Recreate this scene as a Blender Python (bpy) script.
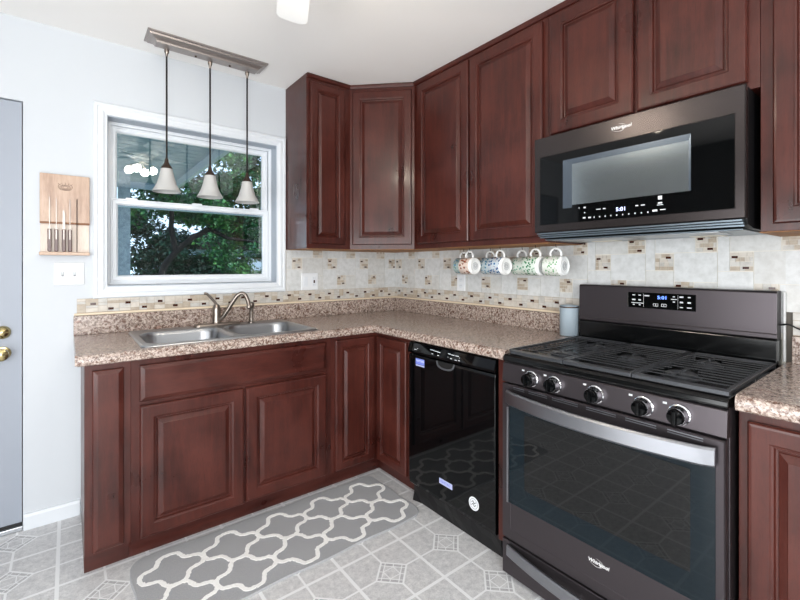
import bpy, bmesh, math, random
from mathutils import Vector, Matrix
PI = math.pi
random.seed(11)
scene = bpy.context.scene
for o in list(bpy.data.objects):
    bpy.data.objects.remove(o)
COL = scene.collection

# ------------------------------------------------------------------ camera
cam_d = bpy.data.cameras.new('camera'); cam = bpy.data.objects.new('camera', cam_d); COL.objects.link(cam)
cam.location = (-2.0786, -2.7174, 1.2674)
cam.rotation_euler = (PI/2, 0, -0.6644)
cam_d.sensor_width = 36; cam_d.lens = 422.95/800*36; cam_d.shift_y = -(300-266.26)/800
cam_d.clip_start = 0.02; cam_d.clip_end = 200
scene.camera = cam
# ------------------------------------------------------------------ world, lights, exposure
world = bpy.data.worlds.new('sky'); scene.world = world; world.use_nodes = True
wn = world.node_tree.nodes; wl = world.node_tree.links; wn.clear()
wo = wn.new('ShaderNodeOutputWorld'); wb = wn.new('ShaderNodeBackground'); wl.new(wb.outputs[0], wo.inputs[0])
tc = wn.new('ShaderNodeTexCoord'); sp = wn.new('ShaderNodeSeparateXYZ'); wl.new(tc.outputs['Generated'], sp.inputs[0])
cr = wn.new('ShaderNodeValToRGB'); wl.new(sp.outputs['Z'], cr.inputs[0])
cr.color_ramp.elements[0].position = 0.0; cr.color_ramp.elements[0].color = (0.80, 0.90, 1.0, 1)
cr.color_ramp.elements[1].position = 0.6; cr.color_ramp.elements[1].color = (0.42, 0.62, 0.95, 1)
wl.new(cr.outputs[0], wb.inputs[0]); wb.inputs[1].default_value = 1.5

def area(name, loc, rot, sx, sy, power, col, spread=None):
    d = bpy.data.lights.new(name, 'AREA'); d.shape = 'RECTANGLE'; d.size = sx; d.size_y = sy; d.energy = power; d.color = col
    if spread: d.spread = spread
    o = bpy.data.objects.new(name, d); COL.objects.link(o); o.location = loc; o.rotation_euler = rot
    return o
# fill area lights added before the solid walls behind and beside the camera
area('front_fill', (-2.62, -4.52, 1.35), (PI/2, 0, 0), 1.7, 2.0, 71, (0.97, 0.985, 1.0))
area('side_fill', (-3.52, -2.6, 0.98), (PI/2, 0, -PI/2), 2.2, 1.5, 50, (0.96, 0.98, 1.0))
sun_d = bpy.data.lights.new('sun', 'SUN'); sun_d.energy = 3.4; sun_d.angle = 0.02; sun_d.color = (1, 0.95, 0.85)
sun = bpy.data.objects.new('sun', sun_d); COL.objects.link(sun); sun.rotation_euler = (math.radians(38), 0, math.radians(35))
vs = scene.view_settings
vs.view_transform = 'Standard'; vs.look = 'None'; vs.gamma = 1; vs.use_curve_mapping = False
vs.exposure = 0.72

# ------------------------------------------------------------------ materials
def lin(h):
    h = h.lstrip('#'); v = [int(h[i:i+2], 16)/255 for i in (0, 2, 4)]
    return tuple((c/12.92 if c <= 0.04045 else ((c+0.055)/1.055)**2.4) for c in v) + (1,)
def mat(name, col='#808080', rough=0.5, metal=0.0, coat=0.0, emit=None, estr=0.0, spec=0.5, alpha=None, trans=0.0, ior=1.45):
    m = bpy.data.materials.new(name); m.use_nodes = True
    b = m.node_tree.nodes['Principled BSDF']
    b.inputs['Base Color'].default_value = lin(col) if isinstance(col, str) else col
    b.inputs['Roughness'].default_value = rough; b.inputs['Metallic'].default_value = metal
    b.inputs['Coat Weight'].default_value = coat; b.inputs['Coat Roughness'].default_value = 0.12
    b.inputs['Specular IOR Level'].default_value = spec
    b.inputs['Transmission Weight'].default_value = trans; b.inputs['IOR'].default_value = ior
    if emit:
        b.inputs['Emission Color'].default_value = lin(emit); b.inputs['Emission Strength'].default_value = estr
    return m
class NT:
    def __init__(s, m): s.m = m; s.t = m.node_tree; s.n = s.t.nodes; s.b = s.n['Principled BSDF']; s.tc = s.n.new('ShaderNodeTexCoord')
    def link(s, a, b): s.t.links.new(a, b)
    def mapping(s, scale=(1, 1, 1), rot=(0, 0, 0), src='Object', loc=(0, 0, 0)):
        k = s.n.new('ShaderNodeMapping'); k.inputs['Scale'].default_value = scale; k.inputs['Rotation'].default_value = rot; k.inputs['Location'].default_value = loc
        s.link(s.tc.outputs[src], k.inputs[0]); return k.outputs[0]
    def noise(s, vec, scale, detail=4, rough=0.6, dist=0.0):
        k = s.n.new('ShaderNodeTexNoise'); k.inputs['Scale'].default_value = scale; k.inputs['Detail'].default_value = detail
        k.inputs['Roughness'].default_value = rough; k.inputs['Distortion'].default_value = dist
        if vec is not None: s.link(vec, k.inputs['Vector'])
        return k.outputs[0]
    def voronoi(s, vec, scale, feature='F1', out='Distance', rnd=1.0):
        k = s.n.new('ShaderNodeTexVoronoi'); k.feature = feature; k.inputs['Scale'].default_value = scale; k.inputs['Randomness'].default_value = rnd
        if vec is not None: s.link(vec, k.inputs['Vector'])
        return k.outputs[out]
    def ramp(s, fac, stops, interp='LINEAR'):
        k = s.n.new('ShaderNodeValToRGB'); k.color_ramp.interpolation = interp; e = k.color_ramp.elements
        while len(e) < len(stops): e.new(0.5)
        for i, (p, c) in enumerate(stops):
            e[i].position = p; e[i].color = lin(c) if isinstance(c, str) else (c, c, c, 1)
        s.link(fac, k.inputs[0]); return k.outputs[0]
    def mix(s, fac, a, b, mode='MIX'):
        k = s.n.new('ShaderNodeMix'); k.data_type = 'RGBA'; k.blend_type = mode
        for v, i in ((fac, 0), (a, 6), (b, 7)):
            if isinstance(v, str): k.inputs[i].default_value = lin(v)
            elif isinstance(v, (int, float)): k.inputs[i].default_value = v if i == 0 else (v, v, v, 1)
            else: s.link(v, k.inputs[i])
        return k.outputs[2]
    def math(s, op, a, b=None, clamp=False):
        k = s.n.new('ShaderNodeMath'); k.operation = op; k.use_clamp = clamp
        for v, i in ((a, 0), (b, 1)):
            if v is None: continue
            if isinstance(v, (int, float)): k.inputs[i].default_value = v
            else: s.link(v, k.inputs[i])
        return k.outputs[0]
    def sep(s, vec):
        k = s.n.new('ShaderNodeSeparateXYZ'); s.link(vec, k.inputs[0]); return k.outputs
    def color(s, c): s.link(c, s.b.inputs['Base Color'])
    def rough(s, c): s.link(c, s.b.inputs['Roughness'])
    def bump(s, h, strength=0.2, dist=0.002):
        k = s.n.new('ShaderNodeBump'); k.inputs['Strength'].default_value = strength; k.inputs['Distance'].default_value = dist
        s.link(h, k.inputs['Height']); s.link(k.outputs[0], s.b.inputs['Normal'])

def wood(name, dark, mid, light, horiz=False, rough=0.30, coat=0.14):
    m = mat(name, mid, rough, coat=coat, spec=0.4); t = NT(m)
    g = t.mapping((1.2, 1.2, 9) if horiz else (9, 9, 0.9), (0, 0, 0.63), loc=(3.3, 1.7, 0.4))
    f = t.noise(g, 5, 5, 0.6, 0.0)
    blot = t.noise(t.mapping((1, 1, 1), (0.4, 0.5, 0.6), loc=(5.3, 2.1, 1.7)), 4.5, 5, 0.55)
    pores = t.noise(t.mapping((8, 8, 70) if horiz else (70, 70, 8), (0, 0, 0.5), loc=(1.3, 2.9, 0.7)), 4, 2, 0.5)
    c1 = t.ramp(f, [(0.25, dark), (0.5, mid), (0.8, light)])
    c2 = t.mix(t.ramp(blot, [(0.35, 0.0), (0.7, 0.85)]), c1, light)
    c3 = t.mix(t.ramp(pores, [(0.5, 0.0), (0.75, 0.3)]), c2, dark)
    t.color(c3); t.rough(t.ramp(blot, [(0.3, rough-0.04), (0.7, rough+0.1)]))
    return m
M = {}
M['cherry'] = wood('cherry_wood', '#200b08', '#371510', '#50251d')
M['cherry_h'] = wood('cherry_wood_horizontal', '#200b08', '#371510', '#50251d', True)
M['raw'] = wood('raw_plywood', '#6b4526', '#8f6138', '#a8784a', True, 0.6, 0)
def wall_mat(name, col, amt=0.05):
    m = mat(name, col, 0.75); t = NT(m); n = t.noise(t.mapping(), 60, 3); t.bump(n, 0.12, 0.002); return m
M['wall'] = wall_mat('wall_paint', '#c6cbd0'); M['wallside'] = wall_mat('reflection_dimming_taupe', '#57524c'); M['ceil'] = wall_mat('ceiling_paint', '#f3f1ee')  # dark taupe added on unseen walls to keep their reflections dim
M['trim'] = mat('white_trim', '#d6dbe0', 0.4); M['door'] = mat('door_paint', '#979ea9', 0.45)
M['lip'] = mat('handle_lip_plastic', '#4a4c50', 0.3); M['blade'] = mat('knife_steel', '#8f8882', 0.35, 1.0); M['jamb'] = mat('jamb_liner', '#a4adb8', 0.4); M['vinyl'] = mat('window_vinyl', '#dce1e6', 0.35)
M['plate'] = mat('white_plastic', '#dcdfe2', 0.35); M['slot'] = mat('plate_slots', '#8b8f93', 0.5)
M['brass'] = mat('brass', '#b5a67a', 0.22, 1.0); M['nickel'] = mat('brushed_nickel', '#8f867e', 0.28, 1.0)
M['steel'] = mat('stainless_steel', '#a9acb0', 0.32, 1.0); M['chrome'] = mat('chrome', '#d0d2d5', 0.12, 1.0)
M['blackss'] = mat('black_stainless', '#4d484b', 0.34, 0.85); M['mwss'] = mat('dark_stainless', '#443f3f', 0.26, 0.85)
M['handle'] = mat('brushed_handle_metal', '#94969b', 0.36, 1.0)
M['blackgl'] = mat('black_gloss', '#050607', 0.04, 0.0, 0.0, spec=0.32); M['dw'] = mat('black_enamel', '#050607', 0.04, 0.0, 0.0, spec=0.38)
M['black'] = mat('black_plastic', '#0c0c0e', 0.45); M['iron'] = mat('cast_iron', '#494b4f', 0.34, 0.6)
M['enamel'] = mat('black_cooktop_enamel', '#08090a', 0.14, 0, 0.0)
M['icon'] = mat('panel_print', '#c9ccd0', 0.5); M['white'] = mat('white_ceramic', '#eceeed', 0.2, 0, 0.3)
M['logo'] = mat('logo_metal', '#f2f2f2', 0.35, 0.0)
M['led'] = mat('led_digits', '#5a86ff', 0.5, emit='#6f96ff', estr=1.6)
M['ledw'] = mat('led_digits_pale', '#c8d2ff', 0.5, emit='#c2ccff', estr=1.4)
M['bronze'] = mat('dark_bronze', '#4a3d36', 0.4, 0.8); M['canopy'] = mat('canopy_metal', '#a39b97', 0.36, 0.85)
M['rod'] = mat('black_rod', '#15110f', 0.5, 0.3); M['glassshade'] = mat('frosted_alabaster', '#c8c8c6', 0.4, trans=0.25)
M['bulb'] = mat('lit_bulb', '#fff3dc', 0.5, emit='#fff1dd', estr=34)
M['bulbcup'] = mat('frosted_cup', '#f3ead8', 0.4, emit='#ffe6c0', estr=1.2)
M['fan'] = mat('white_fan_blade', '#f1f2f2', 0.4); M['caulk'] = mat('cream_trim_tile', '#d8c8b0', 0.4)
M['ovenwin'] = mat('oven_window', '#040506', 0.025, 0, 0.0, spec=0.6); M['ovenglass'] = mat('oven_door_glass', '#0b171d', 0.03, 0, 0.0, spec=0.35)
M['mesh'] = mat('microwave_screen', '#a2acb1', 0.14, 0.9); M['meshframe'] = mat('microwave_window_frame', '#65707c', 0.25, 0.8)
M['bluesticker'] = mat('blue_badge', '#6f7fd0', 0.4); M['silverbadge'] = mat('silver_badge', '#b9bfe6', 0.35, 0.2)
M['canister'] = mat('pale_blue_canister', '#93a1ab', 0.55); M['dark'] = mat('dark_tub_gap_shade', '#050505', 0.8)
M['cord'] = mat('cord_rubber', '#0d0f12', 0.5); M['grout'] = mat('grout', '#d6d2c8', 0.7)
M['rack'] = wood('maple_board', '#8d6f5c', '#ae917d', '#c2a995', False, 0.4, 0.2)
M['racklight'] = wood('pale_board', '#a58d7c', '#c7b5a6', '#d8cabd', False, 0.35, 0.2)
M['rackedge'] = mat('board_edge', '#7a4f31', 0.5); M['burn'] = mat('engraving', '#4b3122', 0.7)
M['knifewood'] = mat('rosewood_handle', '#431a10', 0.35, coat=0.3); M['vent'] = mat('vent_metal', '#7a868f', 0.3, 0.8)
M['lens'] = mat('vent_lamp_lens', '#d8d2c0', 0.3)

# granite-look laminate
m = M['granite'] = mat('granite_laminate', '#9c8474', 0.22, coat=0.15); t = NT(m); v = t.mapping()
big = t.noise(v, 14, 5, 0.7, 0.8); sm = t.noise(v, 95, 4, 0.75); vor = t.voronoi(v, 120)
c = t.ramp(big, [(0.32, '#55483f'), (0.5, '#7e6d64'), (0.68, '#9e8d85')])
c = t.mix(t.ramp(sm, [(0.45, 0.0), (0.56, 0.8)]), c, '#cabbb0')
c = t.mix(t.ramp(t.noise(v, 70, 4, 0.7, 0.5), [(0.53, 0.0), (0.6, 0.9)]), c, '#5d4033')
c = t.mix(t.ramp(t.noise(v, 160, 3, 0.7), [(0.60, 0.0), (0.66, 0.95)]), c, '#231a16')
c = t.mix(t.ramp(t.noise(v, 40, 4, 0.6, 1.0), [(0.6, 0.0), (0.7, 0.35)]), c, '#a4705c')
t.color(c)
# backsplash stone variants
def stone(name, col, col2, rough=0.32, sc=30):
    m = mat(name, col, rough); t = NT(m); v = t.mapping()
    t.color(t.mix(t.ramp(t.noise(v, sc, 5, 0.65), [(0.4, 0.0), (0.65, 1.0)]), col, col2)); return m
M['tile'] = stone('ivory_tile', '#cfd1d1', '#c0c2c1'); M['tile2'] = stone('ivory_tile_warm', '#c9cac8', '#bbbbb8')
M['mos1'] = stone('mosaic_beige', '#b3a898', '#a29585'); M['mos2'] = stone('mosaic_cream', '#c9c3b9', '#bbb3a8')
M['mos3'] = stone('mosaic_grey', '#c3c1bc', '#aeaba5'); M['mos4'] = mat('mosaic_glass_brown', '#3a1810', 0.12)
M['mosg'] = mat('mosaic_grout', '#9c8c7a', 0.7)
# vinyl floor: 31 cm squares, each with a framed diamond in its middle
m = M['floor'] = mat('vinyl_floor', '#b5b5b6', 0.3, coat=0.15); t = NT(m)
pos = t.sep(t.mapping()); px, pz = 0.311, 0.3025
def cell(o, off, per): return t.math('MULTIPLY', t.math('SUBTRACT', t.math('FRACT', t.math('DIVIDE', t.math('ADD', o, off), per)), 0.5), 1.0)
cu = cell(pos[0], 2.271 + px*10.5, px); cv = cell(pos[1], 0.1095 + pz*20.5, pz)
au = t.math('ABSOLUTE', cu); av = t.math('ABSOLUTE', cv)
def lt(a, b): return t.math('LESS_THAN', a, b)
def gt(a, b): return t.math('GREATER_THAN', a, b)
def mul(a, b): return t.math('MULTIPLY', a, b)
def mx(a, b): return t.math('MAXIMUM', a, b)
def band(a, c, w): return lt(t.math('ABSOLUTE', t.math('SUBTRACT', a, c)), w)
sumd = t.math('ADD', au, av)
seam = mx(gt(au, 0.478), gt(av, 0.478))
out = gt(sumd, 0.25)
star = mul(out, mx(lt(au, 0.014), lt(av, 0.014)))
rim = band(sumd, 0.25, 0.018)
p = t.math('ABSOLUTE', t.math('ADD', cu, cv)); q = t.math('ABSOLUTE', t.math('SUBTRACT', cu, cv)); mq = mx(p, q)
ring2 = band(mq, 0.165, 0.010)
inside = lt(mq, 0.24)
bars = mul(mul(inside, gt(mq, 0.165)), mx(mx(band(p, 0.165, 0.009), band(q, 0.165, 0.009)), mx(lt(p, 0.009), lt(q, 0.009))))
dia = mul(lt(mq, 0.165), band(t.math('ADD', p, q), 0.16, 0.012))
ccut = mul(mul(lt(mq, 0.165), gt(t.math('ADD', p, q), 0.16)), mx(lt(p, 0.007), lt(q, 0.007)))
lines = mx(mx(mx(seam, star), mx(rim, ring2)), mx(mx(bars, dia), ccut))
v = t.mapping()
st = t.ramp(t.noise(v, 38, 6, 0.75), [(0.32, '#aeafb1'), (0.5, '#c6c6c7'), (0.68, '#d8d8d7')])
st = t.mix(t.ramp(t.noise(v, 170, 3, 0.7), [(0.5, 0.0), (0.7, 0.5)]), st, '#8d8e92')
dark = mul(mul(inside, gt(mq, 0.165)), 0.35)
st = t.mix(dark, st, '#77797d')
t.color(t.mix(lines, st, '#e2e3e4'))
# rug
def plush(name, a, b):
    m = mat(name, a, 0.95, spec=0.1); t = NT(m); v = t.mapping(); n = t.noise(v, 220, 3, 0.7)
    t.color(t.mix(t.ramp(n, [(0.35, 0.0), (0.65, 1.0)]), a, b)); t.bump(n, 0.7, 0.004); return m
M['rug'] = plush('grey_rug_pile', '#95979a', '#a8a9ab'); M['ruglight'] = plush('white_rug_pile', '#e8e8e6', '#f6f6f4')
# window glass: clear with the reflection the angle gives
m = M['glass'] = bpy.data.materials.new('window_glass'); m.use_nodes = True; n = m.node_tree.nodes; n.clear()
o_ = n.new('ShaderNodeOutputMaterial'); mixs = n.new('ShaderNodeMixShader'); tr = n.new('ShaderNodeBsdfTransparent'); gl = n.new('ShaderNodeBsdfGlossy'); fr = n.new('ShaderNodeFresnel')
gl.inputs['Roughness'].default_value = 0.0; fr.inputs[0].default_value = 1.9; tr.inputs[0].default_value = (0.84, 0.92, 0.97, 1)
for a, b in ((fr.outputs[0], mixs.inputs[0]), (tr.outputs[0], mixs.inputs[1]), (gl.outputs[0], mixs.inputs[2]), (mixs.outputs[0], o_.inputs[0])): m.node_tree.links.new(a, b)
def leafmat(name, a, b, c):
    m = mat(name, a, 0.5); t = NT(m); v = t.mapping()
    t.color(t.ramp(t.noise(v, 3.0, 6, 0.8), [(0.35, a), (0.5, b), (0.68, c)])); return m
M['leaf'] = leafmat('leaves', '#0a2a18', '#21592c', '#5f943c'); M['leaf2'] = leafmat('leaves_dark', '#061c16', '#103526', '#275438')
M['bark'] = wood('bark', '#0e0b0a', '#1a1614', '#28221f', False, 0.9, 0)
M['lawn'] = leafmat('lawn_grass', '#2a4a22', '#46702f', '#6b8c45'); M['siding'] = mat('pale_siding', '#a9b4c4', 0.6)
M['porch'] = mat('porch_board', '#8799b8', 0.5); M['postw'] = stone('weathered_post', '#b9bdc2', '#979ca3', 0.7)

# ------------------------------------------------------------------ mesh building
class Fr:
    """frame with right (u), up (v) and outward (w) directions"""
    def __init__(s, o, U, V, W): s.o = Vector(o); s.U = Vector(U); s.V = Vector(V); s.W = Vector(W)
    def p(s, u, v, w): return s.o + s.U*u + s.V*v + s.W*w
BACK = Fr((0, 0, 0), (1, 0, 0), (0, 0, 1), (0, -1, 0))     # u = x, v = z, w = -y
RIGHT = Fr((0, 0, 0), (0, -1, 0), (0, 0, 1), (-1, 0, 0))   # u = -y, v = z, w = -x
UP = Fr((0, 0, 0), (1, 0, 0), (0, 1, 0), (0, 0, 1))        # u = x, v = y, w = z
r2 = math.sqrt(0.5)
DIAG = Fr((-0.616, -0.315, 0), (r2, -r2, 0), (0, 0, 1), (-r2, -r2, 0))
class MB:
    def __init__(s, fr=UP): s.f = fr; s.v = []; s.fc = []; s.mi = []
    def add(s, pts, faces, mi=0):
        b = len(s.v); s.v += [s.f.p(*q) for q in pts]
        for f in faces: s.fc.append([b+i for i in f]); s.mi.append(mi)
        return s
    def box(s, u0, u1, v0, v1, w0, w1, mi=0):
        u0, u1 = sorted((u0, u1)); v0, v1 = sorted((v0, v1)); w0, w1 = sorted((w0, w1))
        P = [(u0, v0, w0), (u1, v0, w0), (u1, v1, w0), (u0, v1, w0), (u0, v0, w1), (u1, v0, w1), (u1, v1, w1), (u0, v1, w1)]
        return s.add(P, [(3, 2, 1, 0), (4, 5, 6, 7), (0, 1, 5, 4), (1, 2, 6, 5), (2, 3, 7, 6), (3, 0, 4, 7)], mi)
    def quad(s, u0, u1, v0, v1, w, mi=0): return s.add([(u0, v0, w), (u1, v0, w), (u1, v1, w), (u0, v1, w)], [(0, 1, 2, 3)], mi)
    def rings(s, rings, mi=0, cap0=True, cap1=True, closed=True):
        n = len(rings[0]); pts = [q for r in rings for q in r]; F = []
        for k in range(len(rings)-1):
            for i in range(n if closed else n-1):
                j = (i+1) % n; F.append((k*n+i, k*n+j, (k+1)*n+j, (k+1)*n+i))
        if cap0: F.append(tuple(range(n-1, -1, -1)))
        if cap1: F.append(tuple((len(rings)-1)*n+i for i in range(n)))
        return s.add(pts, F, mi)
    def lathe(s, prof, c=(0, 0), axis='w', n=28, mi=0, cap0=True, cap1=True):
        """profile of (radius, height) about an axis through c"""
        R = []
        for r, h in prof:
            ring = []
            for i in range(n):
                a = 2*PI*i/n; x, y = c[0]+r*math.cos(a), c[1]+r*math.sin(a)
                ring.append({'w': (x, y, h), 'v': (x, h, y), 'u': (h, x, y)}[axis])
            R.append(ring)
        return s.rings(R, mi, cap0, cap1)
    def prism(s, poly, w0, w1, mi=0):
        return s.rings([[(a, b, w0) for a, b in poly], [(a, b, w1) for a, b in poly]], mi)
    def prism_u(s, poly, u0, u1, mi=0):      # polygon in (w, v), extruded along u
        return s.rings([[(u0, b, a) for a, b in poly], [(u1, b, a) for a, b in poly]], mi)
    def tube(s, pts, r, n=10, mi=0, closed=False):
        P = [Vector(q) for q in pts]; R = []; N = len(P); prev = None
        rr = r if isinstance(r, (list, tuple)) else [r]*N
        for i in range(N):
            if closed: d = P[(i+1) % N]-P[i-1]
            else: d = P[min(i+1, N-1)]-P[max(i-1, 0)]
            d.normalize()
            if prev is None: a = d.orthogonal().normalized()
            else: a = (prev-d*prev.dot(d)).normalized()
            prev = a; b = d.cross(a)
            R.append([tuple(P[i]+(a*math.cos(2*PI*k/n)+b*math.sin(2*PI*k/n))*rr[i]) for k in range(n)])
        if closed: R.append(R[0])
        return s.rings(R, mi, not closed, not closed)
    def sphere(s, c, r, n=16, m_=10, mi=0, sc=(1, 1, 1)):
        R = []
        for j in range(1, m_):
            th = PI*j/m_; R.append([(c[0]+sc[0]*r*math.sin(th)*math.cos(2*PI*i/n), c[1]+sc[1]*r*math.sin(th)*math.sin(2*PI*i/n), c[2]-sc[2]*r*math.cos(th)) for i in range(n)])
        return s.rings(R, mi)
    def build(s, name, mats, parent=None, smooth=False, bevel=0.0, angle=40, seg=2, loc=None):
        me = bpy.data.meshes.new(name)
        org = Vector(loc) if loc is not None else (Vector(parent['_o']) if parent is not None and '_o' in parent else Vector((0, 0, 0)))
        if parent is None and loc is None and s.v:
            xs = [v.x for v in s.v]; ys = [v.y for v in s.v]; zs = [v.z for v in s.v]
            org = Vector(((min(xs)+max(xs))/2, (min(ys)+max(ys))/2, min(zs)))
        me.from_pydata([tuple(v-org) for v in s.v], [], s.fc)
        for mm in (mats if isinstance(mats, (list, tuple)) else [mats]): me.materials.append(mm)
        me.polygons.foreach_set('material_index', s.mi)
        bm = bmesh.new(); bm.from_mesh(me)
        bmesh.ops.recalc_face_normals(bm, faces=bm.faces); bm.to_mesh(me); bm.free()
        if smooth:
            me.polygons.foreach_set('use_smooth', [True]*len(me.polygons))
            me.set_sharp_from_angle(angle=math.radians(angle))
        me.update()
        o = bpy.data.objects.new(name, me); COL.objects.link(o)
        if parent is not None: o.parent = parent
        else: o.location = org
        o['_o'] = list(org)
        if bevel > 0:
            b = o.modifiers.new('bevel', 'BEVEL'); b.width = bevel; b.segments = seg; b.limit_method = 'ANGLE'; b.angle_limit = math.radians(35); b.harden_normals = False
        return o
def tag(o, label, cat=None, group=None, kind=None):
    if label: o['label'] = label
    if cat: o['category'] = cat
    if group: o['group'] = group
    if kind: o['kind'] = kind
    return o
def thing(name, loc, label, cat, group=None):
    o = bpy.data.objects.new(name, None); COL.objects.link(o); o.location = loc; o.empty_display_size = 0.05; o['_o'] = list(loc)
    return tag(o, label, cat, group)
def struct(o): o['kind'] = 'structure'; return o
def text_mesh(txt, size, fr, u, v, w, mtl, name, parent, ext=0.0006, align='CENTER', sx=1.0, shear=0.0):
    cu = bpy.data.curves.new('t', 'FONT'); cu.body = txt; cu.size = size; cu.extrude = ext; cu.align_x = align; cu.align_y = 'CENTER'; cu.shear = shear; cu.resolution_u = 3
    to = bpy.data.objects.new('t', cu); COL.objects.link(to)
    dg = bpy.context.evaluated_depsgraph_get(); me = to.evaluated_get(dg).to_mesh()
    mb = MB(fr); mb.add([(u+q.co.x*sx, v+q.co.y, w+q.co.z) for q in me.vertices], [tuple(p.vertices) for p in me.polygons])
    bpy.data.objects.remove(to); bpy.data.curves.remove(cu)
    return mb.build(name, mtl, parent)
def rrect(cx, cy, hx, hy, r, n=6):
    P = []
    for k, (sx, sy) in enumerate(((1, 1), (-1, 1), (-1, -1), (1, -1))):
        for i in range(n+1):
            a = PI/2*k+PI/2*i/n; P.append((cx+sx*(hx-r)+r*math.cos(a), cy+sy*(hy-r)+r*math.sin(a)))
    return P

# raised-panel door / slab fronts -------------------------------------------------
def rect_ring(u0, u1, v0, v1, ins, w): return [(u0+ins, v0+ins, w), (u1-ins, v0+ins, w), (u1-ins, v1-ins, w), (u0+ins, v1-ins, w)]
def raised_door(name, fr, u0, u1, v0, v1, w0, parent, fw=0.062, t=0.020, mtl=None, bev=0.024):
    mb = MB(fr); prof = [(0, 0), (0, t-0.006), (0.004, t-0.001), (0.010, t), (fw-0.012, t), (fw-0.008, t-0.003), (fw-0.003, t-0.004), (fw, t-0.012), (fw+0.005, t-0.013), (fw+0.007, t-0.010), (fw+bev, t-0.0015), (fw+bev+0.002, t)]
    mb.rings([rect_ring(u0, u1, v0, v1, i, w0+d) for i, d in prof])
    return mb.build(name, mtl or M['cherry'], parent)
def slab_front(name, fr, u0, u1, v0, v1, w0, parent, t=0.020, mtl=None, e=0.016):
    mb = MB(fr); mb.rings([rect_ring(u0, u1, v0, v1, i, w0+d) for i, d in ((0, 0), (0, t-0.010), (0.003, t-0.007), (e, t-0.001), (e+0.003, t))])
    return mb.build(name, mtl or M['cherry'], parent)

# ================================================================== SETTING
MB().box(-3.6, 0.14, -4.6, 0.16, -0.08, 0).build('floor', M['floor'], loc=(0, 0, 0)).__setitem__('kind', 'structure')
struct(MB().box(-3.6, 0.14, -4.6, 0.16, 2.459, 2.55).build('ceiling', M['ceil'], loc=(0, 0, 0)))
WX0, WX1, WZ0, WZ1 = -1.920, -0.992, 1.160, 2.066
DX0, DX1, DZ = -3.17, -2.252, 2.061
w = MB()
w.box(-3.6, DX0, 0, 0.14, 0, 2.459).box(DX0, DX1, 0, 0.14, DZ, 2.459).box(DX1, WX0, 0, 0.14, 0, 2.459)
w.box(WX0, WX1, 0, 0.14, 0, WZ0).box(WX0, WX1, 0, 0.14, WZ1, 2.459).box(WX1, 0.0, 0, 0.14, 0, 2.459)
struct(w.build('wall_back', M['wall'], loc=(0, 0, 0)))
struct(MB().box(0, 0.14, -4.6, 0.14, 0, 2.459).build('wall_right', M['wallside'], loc=(0, 0, 0)))
struct(MB().box(-3.72, -3.6, -4.6, 0.14, 0, 2.459).build('wall_left', M['wallside'], loc=(0, 0, 0)))
struct(MB().box(-3.72, 0.14, -4.72, -4.6, 0, 2.459).build('wall_front', M['wallside'], loc=(0, 0, 0)))
bb = MB(BACK); bb.prism_u([(0, 0), (0.014, 0), (0.014, 0.062), (0.008, 0.074), (0, 0.076)], DX1+0.004, -2.034)
struct(bb.build('baseboard_back', M['trim']))
# door in the back wall
d1 = thing('door_1', (-2.7, 0.03, 0), None, None); struct(d1)
MB(BACK).box(DX0+0.004, DX1-0.004, 0.03, DZ-0.004, -0.055, -0.012).build('door_slab', M['door'], d1, bevel=0.002)
k = MB(BACK); cu_, cv_ = -2.325, 0.955
k.lathe([(0.031, -0.012), (0.031, -0.004), (0.026, 0.006), (0.018, 0.012), (0.012, 0.016), (0.0, 0.017)], (cu_, cv_)).build('deadbolt', M['brass'], d1, smooth=True)
k = MB(BACK); k.lathe([(0.032, -0.012), (0.030, -0.006), (0.013, -0.002), (0.012, 0.022), (0.022, 0.03), (0.029, 0.042), (0.027, 0.054), (0.016, 0.061), (0, 0.062)], (cu_, 0.856)).build('door_knob', M['brass'], d1, smooth=True)
MB(BACK).box(DX0, DX1, 0.0, 0.022, -0.13, 0.006).build('threshold', M['steel'], d1, bevel=0.003)
MB(BACK).box(DX0+0.004, DX1-0.004, 0.022, 0.036, -0.05, -0.008, 0).build('door_sweep', M['black'], d1)
g = MB(BACK); g.box(DX1-0.005, DX1, 0.02, DZ, -0.06, -0.055)
g.build('weather_strip', M['black'], d1)

# window ---------------------------------------------------------------------------
w1 = thing('window_1', (-1.456, 0, 1.1), None, None); struct(w1)
def frame_ring(fr, u0, u1, v0, v1, prof):
    """picture-frame moulding: profile of (inset from outer edge, outward)"""
    mb = MB(fr); R = [rect_ring(u0, u1, v0, v1, i, w_) for i, w_ in prof]
    return mb.rings(R + [R[0]], 0, False, False)
cs = frame_ring(BACK, -1.979, -0.932, 1.099, 2.127, [(0, 0.0), (0, 0.012), (0.006, 0.018), (0.016, 0.018), (0.020, 0.014), (0.026, 0.014), (0.030, 0.017), (0.040, 0.017), (0.052, 0.011), (0.0595, 0.010), (0.0595, 0.0)])
cs.build('casing', M['trim'], w1)
j = frame_ring(BACK, WX0, WX1, WZ0, WZ1, [(0, 0.0), (0.004, 0.0), (0.006, -0.14), (0, -0.14)])
j.build('jamb', M['jamb'], w1)
f_ = frame_ring(BACK, WX0+0.006, WX1-0.006, WZ0+0.006, WZ1-0.006, [(0, -0.078), (0.005, -0.078), (0.006, -0.086), (0.015, -0.086), (0.015, -0.139), (0, -0.139)])
f_.build('window_frame', M['vinyl'], w1)
def sash(name, u0, u1, v0, v1, w_, railw):
    s_ = frame_ring(BACK, u0, u1, v0, v1, [(0, w_-0.03), (0, w_), (0.006, w_), (0.010, w_-0.004), (railw-0.008, w_-0.004), (railw, w_-0.014), (railw, w_-0.03)])
    so = s_.build(name, M['vinyl'], w1)
    MB(BACK).box(u0+railw, u1-railw, v0+railw, v1-railw, w_-0.020, w_-0.017).build('window_pane', M['glass'], so).location = (0, 0, 0)
    return so
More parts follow.
